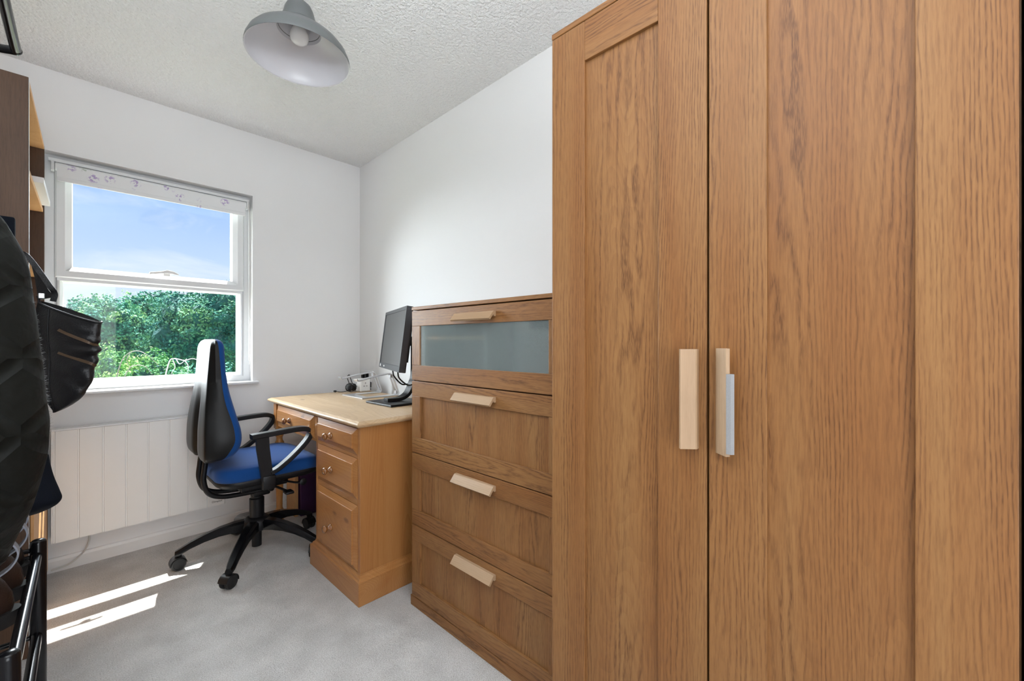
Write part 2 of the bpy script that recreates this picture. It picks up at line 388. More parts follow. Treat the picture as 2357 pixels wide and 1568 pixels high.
def thing(name, label, cat, loc=(0, 0, 0), rz=0, group=None):
    o = bpy.data.objects.new(name, None); C.objects.link(o); o.location = loc; o.rotation_euler = (0, 0, rz)
    o.empty_display_size = .05; o['label'] = label; o['category'] = cat
    if group: o['group'] = group
    return o
def tag(o, label, cat, group=None):
    o['label'] = label; o['category'] = cat
    if group: o['group'] = group
    return o
def struct(o): o['kind'] = 'structure'; return o
def dup(o, parent=None):
    c = o.copy(); C.objects.link(c); c.parent = parent
    for ch in list(o.children): dup(ch, c)
    return c
# camera-ray helper used only to look up real positions measured from the photo
FW = Vector((.7259, .6878, 0)); RT = Vector((.6878, -.7259, 0))
def at(px, py, d): return FW*d+RT*((px-1178.5)/966*d)+Vector((0, 0, CAM_H-(py-788)*d/966))
def ony(px, py, y):
    s = (px-1178.5)/966; return at(px, py, y/(FW.y+s*RT.y))

# ------------------------------------------------------------ room shell
XL, XR, YB, YF, ZC = -.44, 1.485, 2.965, -1.3, 2.391
WX0, WX1, WZ0, WZ1 = -.081, .785, .853, 2.005
struct(obj('floor', box(nb(), XL-.1, XR+.1, YF-.1, YB+.2, -.1, 0), carpet))
struct(obj('ceiling', box(nb(), XL-.1, XR+.1, YF-.1, YB+.2, ZC, ZC+.1), ceil_m))
b = nb(); T = .205
box(b, XL-.1, WX0, YB, YB+T, 0, ZC); box(b, WX1, XR+.1, YB, YB+T, 0, ZC); box(b, WX0, WX1, YB, YB+T, 0, WZ0-.015); box(b, WX0, WX1, YB, YB+T, WZ1, ZC)
struct(obj('wall_back', b, wall_m))
def slab(p0, p1, th, z0, z1):
    p0, p1 = Vector((*p0, 0)), Vector((*p1, 0)); n = Vector(((p1-p0).y, -(p1-p0).x, 0)).normalized()*th
    b = nb(); lo = [p0, p1, p1+n, p0+n]
    loft(b, [[b.verts.new(v+Vector((0, 0, z0))) for v in lo], [b.verts.new(v+Vector((0, 0, z1))) for v in lo]]); return b
struct(obj('wall_right', slab((XR, YB), (XR-.075, YF), -.1, 0, ZC), wall_m))
struct(obj('wall_left', slab((XL, YB), (XL-.02, YF), .1, 0, ZC), wall_m))
b = nb(); box(b, XL-.1, -.15, YF-.1, YF, 0, ZC); box(b, .85, XR+.1, YF-.1, YF, 0, ZC); box(b, -.15, .85, YF-.1, YF, 2.05, ZC)
struct(obj('wall_front', b, wall_m))
def skirt(name, p0, p1, side):
    p0, p1 = Vector((*p0, 0)), Vector((*p1, 0)); d = (p1-p0).normalized(); n = Vector(side)
    poly = [(0, 0), (.016, 0), (.016, .052), (.010, .064), (0, .066)]
    return struct(obj(name, prism(nb(), poly, p0, n, (0, 0, 1), d, (p1-p0).length), sk_m))
skirt('baseboard_back', (XL, YB-.0005), (XR, YB-.0005), (0, -1, 0))
skirt('baseboard_right', (XR-.019, YB-.02), (XR-.075, YF+.02), (-1, 0, 0))
skirt('baseboard_left', (XL+.0, YB-.02), (XL-.02+.002, YF+.02), (1, 0, 0))
# window sill board
b = nb(); box(b, -.098, .812, 2.928, YB, .838, .853, .003); box(b, WX0, WX1, YB, 3.03, .838, .853)
struct(obj('trim_1', b, upvc))

# ------------------------------------------------------------ window
win = bpy.data.objects.new('window_1', None); C.objects.link(win); win.location = (.352, 3.06, .853); win['kind'] = 'structure'
def ring(bm, x0, x1, z0, z1, prof):
    """prof: (inset, y) closed polygon swept round a mitred rectangle"""
    cs = [(x0, z0, 1, 1), (x1, z0, -1, 1), (x1, z1, -1, -1), (x0, z1, 1, -1)]
    rings = [[bm.verts.new((cx+sx*i, y, cz+sz*i)) for i, y in prof] for cx, cz, sx, sz in cs]
    return loft(bm, rings, False, True)
fy = 3.03
b = nb(); ring(b, WX0, WX1, .853, WZ1, [(0, fy+.065), (0, fy), (.03, fy), (.034, fy+.004), (.046, fy+.022), (.046, fy+.065)])
box(b, WX0+.04, WX1-.04, fy, fy+.065, 1.398, 1.432)
obj('frame', b, upvc, win)
b = nb(); ring(b, -.048, .752, 1.412, 1.975, [(0, fy+.05), (0, fy-.006), (.006, fy-.013), (.034, fy-.013), (.040, fy-.008), (.058, fy+.006), (.061, fy+.05)])
sash = obj('sash', b, upvc, win)
b = nb(); ring(b, -.040, .744, .885, 1.412, [(0, fy+.05), (0, fy+.002), (.008, fy+.0), (.018, fy+.022), (.022, fy+.05)])
obj('glazing_bead', b, upvc, win)
obj('pane', box(nb(), .005, .700, fy+.024, fy+.030, 1.46, 1.93), glass, win)
obj('pane', box(nb(), -.028, .732, fy+.030, fy+.036, .90, 1.40), glass, win)
b = nb(); hx = .375; hy = fy-.014
box(b, hx-.016, hx+.016, hy-.010, hy, 1.462, 1.486, .003)
prof = [(-.075, .0), (-.02, .012), (.0, .020), (.025, .016), (.05, .004), (.05, -.004), (.02, .002), (-.02, .0), (-.075, -.010)]
prism(b, prof, (hx, hy-.026, 1.474), (1, 0, 0), (0, 0, 1), (0, 1, 0), .016)
obj('handle', b, white_pl, win, bevel=.002)

# roller blind
t = thing('roller_blind', 'rolled up white roller blind with purple floral print at top of window', 'blind', (.355, 2.992, 1.875))
b = nb(); box(b, -.070, .774, 2.990, 3.012, 1.966, 1.984, .004, 2); obj('head_rail', b, upvc, t)
b = nb(); lathe(b, [(.0195, 0), (.0195, .80)], (-.046, 2.996, 1.944), (1, 0, 0), 24); obj('fabric_roll', b, floral, t, smooth=40)
b = nb(); box(b, -.040, .748, 2.9765, 2.978, 1.893, 1.944); obj('fabric', b, floral, t)
b = nb(); box(b, -.042, .750, 2.973, 2.983, 1.872, 1.893, .003, 2); obj('bottom_bar', b, floral, t)
for xx in (-.060, .756):
    b = nb(); box(b, xx, xx+.011, 2.976, 3.012, 1.920, 1.9655, .002); obj('bracket', b, upvc, t)
b = nb(); tube(b, [(.764, 2.966, 1.95), (.765, 2.965, 1.5), (.764, 2.966, 1.02), (.768, 2.972, 1.005), (.771, 2.978, 1.03), (.770, 2.978, 1.95)], .0018, 6, 6); obj('pull_chain', b, white_pl, t, smooth=True)

# ------------------------------------------------------------ outside
def crown(bm, c, R, n, leaf, seed, lump=.35):
    rnd = random.Random(seed); c = Vector(c)
    for i in range(n):
        u = Vector((rnd.gauss(0, 1), rnd.gauss(0, 1), rnd.gauss(0, 1))).normalized()
        k = 1+lump*noise.noise(u*2.3+Vector((seed, 0, 0)))+lump*.7*noise.noise(u*5.5+Vector((0, seed, 0)))
        p = c+Vector((u.x*R[0], u.y*R[1], u.z*R[2]))*k*rnd.uniform(.86, 1.04)
        s = leaf*rnd.uniform(.5, 1.3)
        a = Vector((rnd.gauss(0, 1), rnd.gauss(0, 1), rnd.gauss(0, 1))).normalized()
        nrm = (u+a*.9).normalized(); s1 = nrm.orthogonal().normalized(); s1.rotate(Matrix.Rotation(rnd.uniform(0, 6.28), 3, nrm)); s2 = nrm.cross(s1)
        q = [p+s1*s*.8, p+s2*s*.55+nrm*s*.12, p-s1*s*.8, p-s2*s*.55+nrm*s*.12]
        bm.faces.new([bm.verts.new(v) for v in q])
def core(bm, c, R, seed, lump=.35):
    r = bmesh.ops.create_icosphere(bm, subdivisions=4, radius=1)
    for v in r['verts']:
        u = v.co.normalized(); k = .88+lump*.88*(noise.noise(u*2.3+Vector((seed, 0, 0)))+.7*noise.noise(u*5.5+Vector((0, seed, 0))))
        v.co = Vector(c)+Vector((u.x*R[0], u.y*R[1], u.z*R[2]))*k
GZ = -2.7
struct(obj('ground', box(nb(), -25, 30, 3.3, 60, GZ-.1, GZ), grass_m))
def tree(name, label, c, R, n, leaf, seed, mat, group='trees beyond the window', cat='tree'):
    t = thing(name, label, cat, (c[0], c[1], GZ), 0, group)
    b = nb(); crown(b, c, R, n, leaf, seed); obj('foliage', b, mat, t)
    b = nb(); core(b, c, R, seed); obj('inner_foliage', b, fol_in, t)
    b = nb(); tube(b, [(c[0], c[1], GZ), (c[0]+.1, c[1], GZ/2), (c[0], c[1], c[2])], R[0]*.08, 8, 3); obj('trunk', b, bark, t, smooth=True)
def tc_(px, py, d): v = at(px, py, d); return (v.x, v.y, v.z)
tree('broadleaf_tree', 'rounded light-topped green tree at left of the window view under open sky', tc_(235, 775, 10.5), (1.0, .9, .92), 15000, .042, 3, fol_a)
tree('broadleaf_tree', 'green tree in the middle of the window view with its top just below the transom', tc_(345, 765, 13.3), (1.10, .9, 1.12), 14000, .050, 11, fol_a)
tree('broadleaf_tree', 'tall dark green tree filling the right side of the lower window pane', tc_(500, 778, 8.6), (1.08, .8, .90), 20000, .035, 5, fol_b)
tree('broadleaf_tree', 'loose green tree rising to the transom above the middle of the view', tc_(425, 745, 16.0), (1.09, .8, 1.02), 10000, .056, 21, fol_a)
tree('broadleaf_tree', 'green tree low behind the black leather bag at far left of the view', tc_(120, 800, 13.2), (1.1, .8, 1.05), 10000, .052, 31, fol_b)
def bush(label, c, R, n, leaf, seed, mat, group='bushes below the window'):
    t = thing('garden_bush', label, 'bush', (c[0], c[1], GZ), 0, group)
    b = nb(); crown(b, c, R, n, leaf, seed, .5); obj('foliage', b, mat, t)
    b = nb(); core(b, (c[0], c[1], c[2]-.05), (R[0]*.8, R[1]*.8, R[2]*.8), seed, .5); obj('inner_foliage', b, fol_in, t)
    b = nb(); tube(b, [(c[0], c[1], GZ), (c[0]+.06, c[1], (GZ+c[2])/2), (c[0], c[1], c[2])], .05, 8, 3); obj('stem', b, bark, t, smooth=True)
bush('yellow green bush low in the window view beside the leather bag', tc_(255, 880, 7.1), (.54, .3, .48), 7000, .026, 41, fol_c)
bush('bright green bush below the arching bare branch in the window view', tc_(345, 893, 6.2), (.48, .3, .42), 7000, .026, 43, fol_c)
bush('dull green bush behind the chair back at bottom of the window view', tc_(460, 915, 5.4), (.45, .28, .39), 6000, .024, 47, fol_a)
def branch(pts, r0, d, extra=[]):
    b = nb(); P = [at(px, py, d+dd) for px, py, dd in pts]
    path = spline(P, 8); n = len(path); sweep(b, path, circ(r0, 6), scale=[1-.6*i/n for i in range(n)])
    for e_ in extra:
        path = spline([at(px, py, d+dd) for px, py, dd in e_], 5); n = len(path); sweep(b, path, circ(r0*.7, 6), scale=[1-.6*i/n for i in range(n)])
    return b
tag(obj('bare_branch', branch([(262, 900, .1), (275, 845, 0), (290, 818, 0), (315, 808, 0), (340, 818, 0), (365, 842, .1)], .008, 5.7, [[(300, 812, 0), (292, 830, 0), (300, 850, .1)]]), bark, smooth=True), 'thin bare branch arching over the yellow green bush in the window view', 'branch', 'bare branches outside')
tag(obj('bare_branch', branch([(268, 915, .1), (295, 852, 0), (315, 841, 0), (335, 845, 0), (350, 862, .1)], .007, 5.6), bark, smooth=True), 'lower grey bare branch arching just above the window sill outside', 'branch', 'bare branches outside')
tag(obj('bare_branch', branch([(372, 905, .2), (388, 838, 0), (400, 826, 0), (425, 830, 0), (445, 826, 0), (470, 836, .1)], .008, 4.8, [[(398, 830, 0), (403, 845, 0), (394, 860, 0)], [(405, 826, 0), (414, 838, .0), (430, 826, .05)], [(425, 830, 0), (433, 842, 0), (432, 858, 0)]]), pale_branch, smooth=True), 'whitish forked bare branch outside just left of the chair back', 'branch', 'bare branches outside')

# ------------------------------------------------------------ panel heater
t = thing('panel_heater', 'white wall mounted panel heater with vertical grooves below the window', 'heater', (.28, 2.918, .157))
gx = [-.048, .031, .116, .200, .285, .370, .454, .540]
pts = []
for g in gx: pts += [(g-.004, 2.888), (g-.002, 2.893), (g+.002, 2.893), (g+.004, 2.888)]
pts = [(-.0575, 2.888)]+pts+[(.620, 2.888), (.624, 2.892), (.624, 2.948), (-.0575, 2.948)]
b = nb(); prism(b, pts, (0, 0, .157), (1, 0, 0), (0, 1, 0), (0, 0, 1), .520); obj('body', b, heater_m, t)
b = nb(); box(b, -.0585, .626, 2.884, 2.950, .6775, .686, .002); obj('top_cap', b, upvc, t)
for xx in (.06, .48):
    b = nb(); box(b, xx, xx+.04, 2.9485, 2.9645, .25, .6); obj('bracket', b, dark_gap, t)
tx = bpy.data.curves.new('logo', 'FONT'); tx.body = 'Dimplex'; tx.size = .0145; tx.extrude = .0002
to = bpy.data.objects.new('logo_tmp', tx); C.objects.link(to)
bpy.context.view_layer.update()
me = bpy.data.meshes.new_from_object(to.evaluated_get(bpy.context.evaluated_depsgraph_get()))
bpy.data.objects.remove(to)
b = nb(); b.from_mesh(me); bmesh.ops.rotate(b, verts=b.verts, matrix=Matrix.Rotation(PI/2, 3, 'X')); bmesh.ops.translate(b, verts=b.verts, vec=(.560, 2.8875, .176))
obj('logo', b, simple('grey print', (.09, .08, .07), .6), t, label='small grey maker name')
b = nb(); tube(b, [(.068, 2.930, .16), (.066, 2.930, .11), (.045, 2.932, .065), (.0, 2.925, .030), (-.05, 2.926, .022), (-.056, 2.928, .021)], .0035, 8, 8)
obj('power_cord', b, cord_w, t, smooth=True)

# ------------------------------------------------------------ shaker fronts and handles
def bx(name, x0, x1, y0, y1, z0, z1, mat, parent, bev=.0012, **k):
    return obj(name, box(nb(), x0, x1, y0, y1, z0, z1, bev, 1), mat, parent, **k)
HP = [(0, .004), (.0, -.010), (.008, -.010), (.012, -.004), (.026, -.022), (.032, -.017), (.013, .006), (.010, .008), (0, .008)]
# profile: (out, across); plate slopes outward and across
def handle_bm(org, out, across, along, length):
    return prism(nb(), HP, org, out, across, along, length)

# ------------------------------------------------------------ wardrobe
WXF = .882
t = thing('wardrobe', 'tall oak wardrobe with framed doors filling the right of the room', 'wardrobe', (1.13, .105, 0))
Y1, Y0 = .690, -.485
b = nb()
box(b, WXF+.022, WXF+.50, Y1-.016, Y1, .0, 1.895); box(b, WXF+.022, WXF+.50, Y0, Y0+.016, 0, 1.895)
box(b, WXF+.022, WXF+.494, -.112, -.098, 0, 1.895); box(b, WXF+.494, WXF+.50, Y0+.017, Y1-.017, .06, 1.895)
box(b, WXF+.022, WXF+.494, -.097, Y1-.017, .06, .076); box(b, WXF+.022, WXF+.494, Y0+.017, -.113, .06, .076)
obj('carcass', b, oak_v, t)
bx('top_panel', WXF, WXF+.50, Y0, Y1+.001, 1.896, 1.911, oak_h, t, .0015)
bx('plinth', WXF+.006, WXF+.020, Y0, Y1, 0, .060, oak_h, t)
def wdoor(y1, y0, hside, first=False):
    """y1 left edge, y0 right edge"""
    z0, z1 = .064, 1.8935; x0, x1 = WXF, WXF+.018; sw = .1015; rh = .0985
    d = obj('door', box(nb(), x0+.008, x1-.001, y0+sw-.004, y1-sw+.004, z0+rh-.004, z1-rh+.004), oak_v, t)
    for nm, a, c, e, f, mt in (('stile', y1-sw, y1, z0, z1, oak_f if first else oak_f), ('stile', y0, y0+sw, z0, z1, oak_v if first else oak_f), ('rail', y0+sw+.0002, y1-sw-.0002, z1-rh, z1, oak_h), ('rail', y0+sw+.0002, y1-sw-.0002, z0, z0+rh, oak_h)):
        obj(nm, box(nb(), x0, x1, a, c, e, f, .0013, 2), mt, d)
    if hside == 'R': hb = handle_bm((x0, y0+.023, .878), (-1, 0, 0), (0, -1, 0), (0, 0, 1), .202)
    else: hb = handle_bm((x0, y1-.024, .878), (-1, 0, 0), (0, 1, 0), (0, 0, 1), .204)
    obj('handle', hb, oak_handle_v, d, label='pale oak bar handle')
    if hside == 'L':
        fb = nb(); yb = y1-.024
        prism(fb, [(.027, -.0225), (.0325, -.0175), (.0345, -.018), (.0345, -.026), (.030, -.031), (.024, -.0285), (.0215, -.0235), (.0255, -.0215)], (x0, yb, .884), (-1, 0, 0), (0, 1, 0), (0, 0, 1), .150)
        obj('felt_strip', fb, foam, d, label='grey felt strip stuck along the handle')
wdoor(.689, .2965, 'R', True)
wdoor(.2920, -.1075, 'L')
wdoor(-.1165, Y0+.001, 'L')

# ------------------------------------------------------------ chest of drawers
t = thing('chest_of_drawers', 'oak chest of four drawers with frosted glass top drawer, between desk and wardrobe', 'chest of drawers', (1.2, 1.113, 0))
X = .981; Y0, Y1 = .722, 1.504
b = nb()
box(b, X+.02, X+.41, Y1-.016, Y1, .0, 1.222); box(b, X+.02, X+.41, Y0, Y0+.016, 0, 1.222)
box(b, X+.404, X+.41, Y0+.017, Y1-.017, .04, 1.222); box(b, X+.02, X+.403, Y0+.017, Y1-.017, .925, .934)
obj('carcass', b, oak_v, t)
bx('top_panel', X, X+.41, Y0-.002, Y1+.002, 1.2265, 1.240, oak_h, t, .0015)
bx('plinth', X+.001, X+.018, Y0-.002, Y1+.010, 0, .0415, oak_h, t)
def drawer(z0, z1, glass_=False):
    x0, x1 = X, X+.018; y0, y1 = Y0+.001, Y1-.001; rt = .062; sw = .057; rb = .062
    if glass_:
        d = obj('drawer', box(nb(), x0+.004, x0+.008, y0+sw-.004, y1-sw+.004, z0+rb-.003, z1-rt+.003), frost, t, label='drawer with frosted glass panel')
        bd = nb(); box(bd, x1+.02, x1+.36, y0+.03, y1-.03, z0+.045, z0+.052); box(bd, x1+.354, x1+.36, y0+.03, y1-.03, z0+.053, z0+.16)
        box(bd, x1+.02, x1+.353, y0+.03, y0+.036, z0+.053, z0+.16); box(bd, x1+.02, x1+.353, y1-.036, y1-.03, z0+.053, z0+.16)
        obj('drawer_box', bd, white_pl, d)
    else: d = obj('drawer', box(nb(), x0+.008, x1-.001, y0+sw-.004, y1-sw+.004, z0+rb-.004, z1-rt+.004), oak_v, t)
    for nm, a, c, e, f, mt in (('stile', y1-sw, y1, z0+rb+.0002, z1-rt-.0002, oak_v), ('stile', y0, y0+sw, z0+rb+.0002, z1-rt-.0002, oak_v), ('rail', y0, y1, z1-rt, z1, oak_h), ('rail', y0, y1, z0, z0+rb, oak_h)):
        obj(nm, box(nb(), x0, x1, a, c, e, f, .0013, 2), mt, d)
    obj('handle', handle_bm((x0, 1.004, z1-.031), (-1, 0, 0), (0, 0, 1), (0, 1, 0), .206), oak_handle, d, label='pale oak bar handle')
drawer(.9375, 1.2225, True); drawer(.640, .9335); drawer(.343, .6365); drawer(.045, .3395)
# things standing in the glass drawer
BZ = .9375+.0522
cols = [(.75, .70, .60), (.45, .42, .38), (.80, .80, .76), (.40, .48, .56), (.8, .72, .62)]
zz = BZ
for i in range(5):
    h = [.022, .026, .020, .024, .018][i]; dy = [.0, .012, -.008, .006, -.012][i]
    o = obj('book', box(nb(), 1.035, 1.155+dy, 1.235-abs(dy), 1.325+dy, zz, zz+h, .0015), simple('book cover %d' % i, cols[i], .6)); zz += h+.0004
    tag(o, 'book in the flat stack seen dimly behind the frosted drawer glass', 'book', 'stacked books behind the frosted glass')
for i, (ya, yb, h, cc) in enumerate([(1.165, 1.215, .085, (.50, .55, .58)), (1.045, 1.150, .095, (.66, .70, .70)), (.965, 1.035, .095, (.56, .62, .62))]):
    b = nb(); box(b, 1.035, 1.10, ya, yb, BZ, BZ+h, .001)
    tag(obj('storage_box', b, simple('grey card %d' % i, cc, .7)), ['narrow grey upright box nearest the books behind the frosted glass', 'widest grey upright box in the middle behind the frosted glass', 'grey upright box right of the widest one behind the frosted glass'][i], 'box', 'upright boxes behind the frosted glass')
tag(obj('plastic_bag', (lambda b: (core(b, (1.075, .865, BZ+.074), (.045, .065, .062), 9, .3), b)[1])(nb()), simple('crumpled pale plastic', (.55, .60, .52), .35, bump=.6, bscale=50), smooth=True), 'crumpled pale bag at the right end behind the frosted drawer glass', 'bag')

# ------------------------------------------------------------ pine desk
DX = .835
t = thing('desk', 'knotty pine pedestal desk with turned leg, pushed against the right wall', 'desk', (1.11, 2.2, 0))
# top with ogee-like rounded edge
def top_bm(x0, x1, y0, y1, z0, z1):
    b = nb(); prof = [(.010, 0), (.006, .004), (.002, .007), (.0, .013), (.002, .018), (.009, .0215), (.016, .025)]
    rings = []
    for i, h in prof: rings.append([b.verts.new(v) for v in ((x0+i, y0+i, z0+h), (x1-i, y0+i, z0+h), (x1-i, y1-i, z0+h), (x0+i, y1-i, z0+h))])
    return loft(b, rings)
obj('top', top_bm(.808, 1.420, 1.634, 2.765, .740, .765), pine_top, t, bevel=.001)
b = nb(); xb = 1.400
box(b, DX, xb, 1.662, 1.678, .09, .7395, .001); box(b, DX, xb, 2.103, 2.117, .09, .7395, .001); box(b, xb-.008, xb, 1.679, 2.102, .09, .739)
box(b, DX+.001, DX+.018, 1.679, 1.686, .126, .7395); box(b, DX+.001, DX+.018, 2.092, 2.1025, .126, .7395)
obj('pedestal', b, pine_v, t)
b = nb()
for za, zb in ((.731, .7395), (.604, .6185), (.406, .430)): box(b, DX+.0005, DX+.018, 1.687, 2.0915, za, zb, .0008)
box(b, DX+.0005, DX+.018, 2.1175, 2.662, .731, .7395); box(b, DX+.0005, DX+.018, 2.1175, 2.662, .606, .6185, .0008)
box(b, DX+.0005, DX+.018, 2.1175, 2.136, .619, .7305)
obj('front_rail', b, pine_h, t)
b = nb()
box(b, .819, xb+.005, 1.645, 2.152, 0, .092, .0015)
rings = []
for i, h in [(.0005, .0922), (.0005, .098), (.006, .104), (.008, .112), (.014, .120), (.0155, .126)]:
    rings.append([b.verts.new(v) for v in ((.819+i, 1.645+i, h), (xb+.005, 1.645+i, h), (xb+.005, 2.152-i*2, h), (.819+i, 2.152-i*2, h))])
loft(b, rings)
obj('plinth', b, pine_h, t)
def fielded(y0, y1, z0, z1, knob, par=t):
    b = nb(); w = .024
    rings = []
    for i, x in [(0, DX+.012), (0, DX-.001), (w, DX-.010), (w, DX-.014), (w+.001, DX-.0145)]:
        rings.append([b.verts.new(v) for v in ((x, y0+i, z0+i), (x, y1-i, z0+i), (x, y1-i, z1-i), (x, y0+i, z1-i))])
    loft(b, rings); d = obj('drawer', b, pine_h, par)
    b = nb(); lathe(b, [(.015, 0), (.0155, .003), (.012, .007), (.0075, .012), (.007, .017), (.012, .021), (.0165, .027), (.0165, .031), (.012, .036), (.004, .0385)], (DX-.0145, knob[0], knob[1]), (-1, 0, 0), 24)
    obj('knob', b, knob_m, d, smooth=True)
fielded(1.688, 2.091, .620, .7295, (1.915, .668)); fielded(1.688, 2.091, .4315, .6025, (1.915, .512)); fielded(1.688, 2.091, .128, .4045, (1.915, .250))
fielded(2.138, 2.661, .620, .7295, (2.435, .670))
b = nb(); box(b, DX+.019, xb, 2.1185, 2.71, .620, .7295); obj('drawer_case', b, pine_v, t)
# end apron and legs
bx('apron', DX+.05, xb-.05, 2.722, 2.738, .60, .7395, pine_h, t)
for xx, yy in ((DX+.0245, 2.7175), (xb-.03, 2.7175)):
    b = nb(); box(b, xx-.024, xx+.024, yy-.0245+.004, yy+.0245, .585, .7395, .0015)
    lathe(b, [(.020, 0), (.0235, .004), (.026, .02), (.026, .035), (.018, .050), (.017, .065), (.024, .078), (.0255, .092), (.022, .10), (.0165, .115), (.017, .16), (.021, .26), (.024, .36), (.0245, .43), (.020, .455), (.016, .47), (.024, .485), (.025, .50), (.017, .515), (.0165, .53), (.023, .545), (.023, .586)], (xx, yy, 0), n=24)
    obj('leg', b, pine_dark, t, smooth=35)

# under the desk
o = obj('storage_crate', (lambda b: (box(b, .996, 1.30, 2.765, 2.940, .002, .30, .004), b)[1])(nb()), purple); tag(o, 'dark purple box on the carpet under the desk', 'box')
b = nb(); box(b, .968, .990, 2.785, 2.925, .001, .42, .002)
tag(obj('wooden_board', b, shelf_in), 'strip of orange wood board standing beside the purple box under the desk', 'board')

# ------------------------------------------------------------ monitor on desk
DT = .765
t = thing('monitor', 'black computer monitor on a tilting stand, screen turned to the window', 'monitor', (1.23, 2.02, DT))
fdir = Vector((-.942, .335, 0)); sdir = Vector((.335, .942, 0)); tilt = math.radians(7)
nrm = (fdir*math.cos(tilt)+Vector((0, 0, 1))*math.sin(tilt)).normalized(); upv = (-fdir*math.sin(tilt)+Vector((0, 0, 1))*math.cos(tilt)).normalized()
bc = Vector((1.212, 2.095, .944))
def pbox(b, s0, s1, u0, u1, n0, n1, bev=0):
    r = bmesh.ops.create_cube(b, size=1)['verts']
    for v in r:
        p = bc+sdir*((s0+s1)/2+v.co.x*(s1-s0))+upv*((u0+u1)/2+v.co.y*(u1-u0))+nrm*((n0+n1)/2+v.co.z*(n1-n0)); v.co = p
    if bev: bmesh.ops.bevel(b, geom=list({e for v in r for e in v.link_edges}), offset=bev, segments=2, profile=.5, affect='EDGES')
    return b
HW = .285; HH = .335
b = nb(); pbox(b, -HW, HW, 0, .030, -.030, .0); pbox(b, -HW, HW, HH-.018, HH, -.030, 0); pbox(b, -HW, -HW+.018, .0301, HH-.0181, -.030, 0); pbox(b, HW-.018, HW, .0301, HH-.0181, -.030, 0)
obj('bezel', b, bezel_m, t)
b = nb(); pbox(b, -HW+.0182, HW-.0182, .0302, HH-.0182, -.028, -.003); obj('screen', b, screen_m, t)
b = nb(); pbox(b, -.20, .20, .06, .27, -.052, -.0302, .008); pbox(b, -HW+.001, HW-.001, .001, HH-.001, -.034, -.0302); obj('back_cover', b, blk_plastic, t)
b = nb(); lathe(b, [(.008, 0), (.008, .0012)], bc+sdir*(HW-.045)+upv*.015, nrm, 16); obj('badge', b, white_pl, t, label='round pale badge')
b = nb(); pbox(b, .115, .135, .010, .018, 0, .001); obj('power_light', b, white_pl, t)
# stand: foot plate, sweeping neck, column
b = nb(); prism(b, [(-.115, -.125), (.115, -.125), (.115, .125), (-.115, .125)], (1.225, 2.02, DT+.0005), (1, .02, 0), (-.02, 1, 0), (0, 0, 1), .011); obj('foot_plate', b, blk_plastic, t, bevel=.003)
b = nb(); path = spline([(1.165, 2.035, DT+.020), (1.24, 2.025, DT+.022), (1.285, 2.018, DT+.045), (1.312, 2.012, DT+.10), (1.328, 2.010, DT+.16), (1.330, 2.010, DT+.36)], 8)
sweep(b, path, [(-.009, -.028), (.009, -.028), (.009, .028), (-.009, .028)], up=(0, 1, .0)); 
obj('neck', b, blk_plastic, t, bevel=.003)
b = nb(); box(b, 1.268, 1.322, 1.985, 2.06, 1.075, 1.125, .004); obj('mount', b, blk_plastic, t)
for k_, (s_, e_) in enumerate((( -.06, (1.318, 2.05, .86)), (-.19, (1.318, 1.985, .865)))):
    p = bc+sdir*s_-nrm*.015
    b = nb(); tube(b, [p, p+Vector((.01, 0, -.035)), p.lerp(Vector(e_), .55)+Vector((0, 0, -.035)), e_], .004, 8, 8); obj('cable', b, rubber, t, smooth=True)

# ------------------------------------------------------------ laptop stand
t = thing('laptop_stand', 'silver aluminium laptop riser with two sloping arms, empty, on the desk', 'laptop stand', (1.26, 2.41, DT))
b = nb()
box(b, 1.160, 1.395, 2.285, 2.335, DT+.0005, DT+.0065, .001); box(b, 1.160, 1.395, 2.495, 2.545, DT+.0005, DT+.0065, .001); box(b, 1.160, 1.215, 2.3355, 2.4945, DT+.0005, DT+.0065, .001)
obj('base_frame', b, alu, t)
for yy in (2.310, 2.520):
    b = nb()
    for s in (-1, 1):
        path = spline([(1.392, yy, DT+.0065), (1.398, yy, DT+.018), (1.385, yy, DT+.06), (1.362, yy, DT+.115), (1.352, yy, DT+.132), (1.340, yy, DT+.139)], 6)
        sweep(b, [p+Vector((0, s*.0175, 0)) for p in path], [(-.0025, -.0075), (.0025, -.0075), (.0025, .0075), (-.0025, .0075)], up=(0, 1, 0))
    box(b, 1.388, 1.400, yy-.0098, yy+.0098, DT+.010, DT+.030); box(b, 1.348, 1.362, yy-.0098, yy+.0098, DT+.112, DT+.128)
    obj('upright', b, alu, t, bevel=.0006)
    b = nb(); path = spline([(1.345, yy, DT+.139), (1.25, yy, DT+.125), (1.16, yy, DT+.108), (1.142, yy, DT+.106), (1.136, yy, DT+.110), (1.133, yy, DT+.118)], 6)
    sweep(b, path, [(-.0028, -.019), (.0028, -.019), (.0028, .019), (-.0028, .019)], up=(0, 1, 0)); obj('arm', b, alu, t, bevel=.0006)

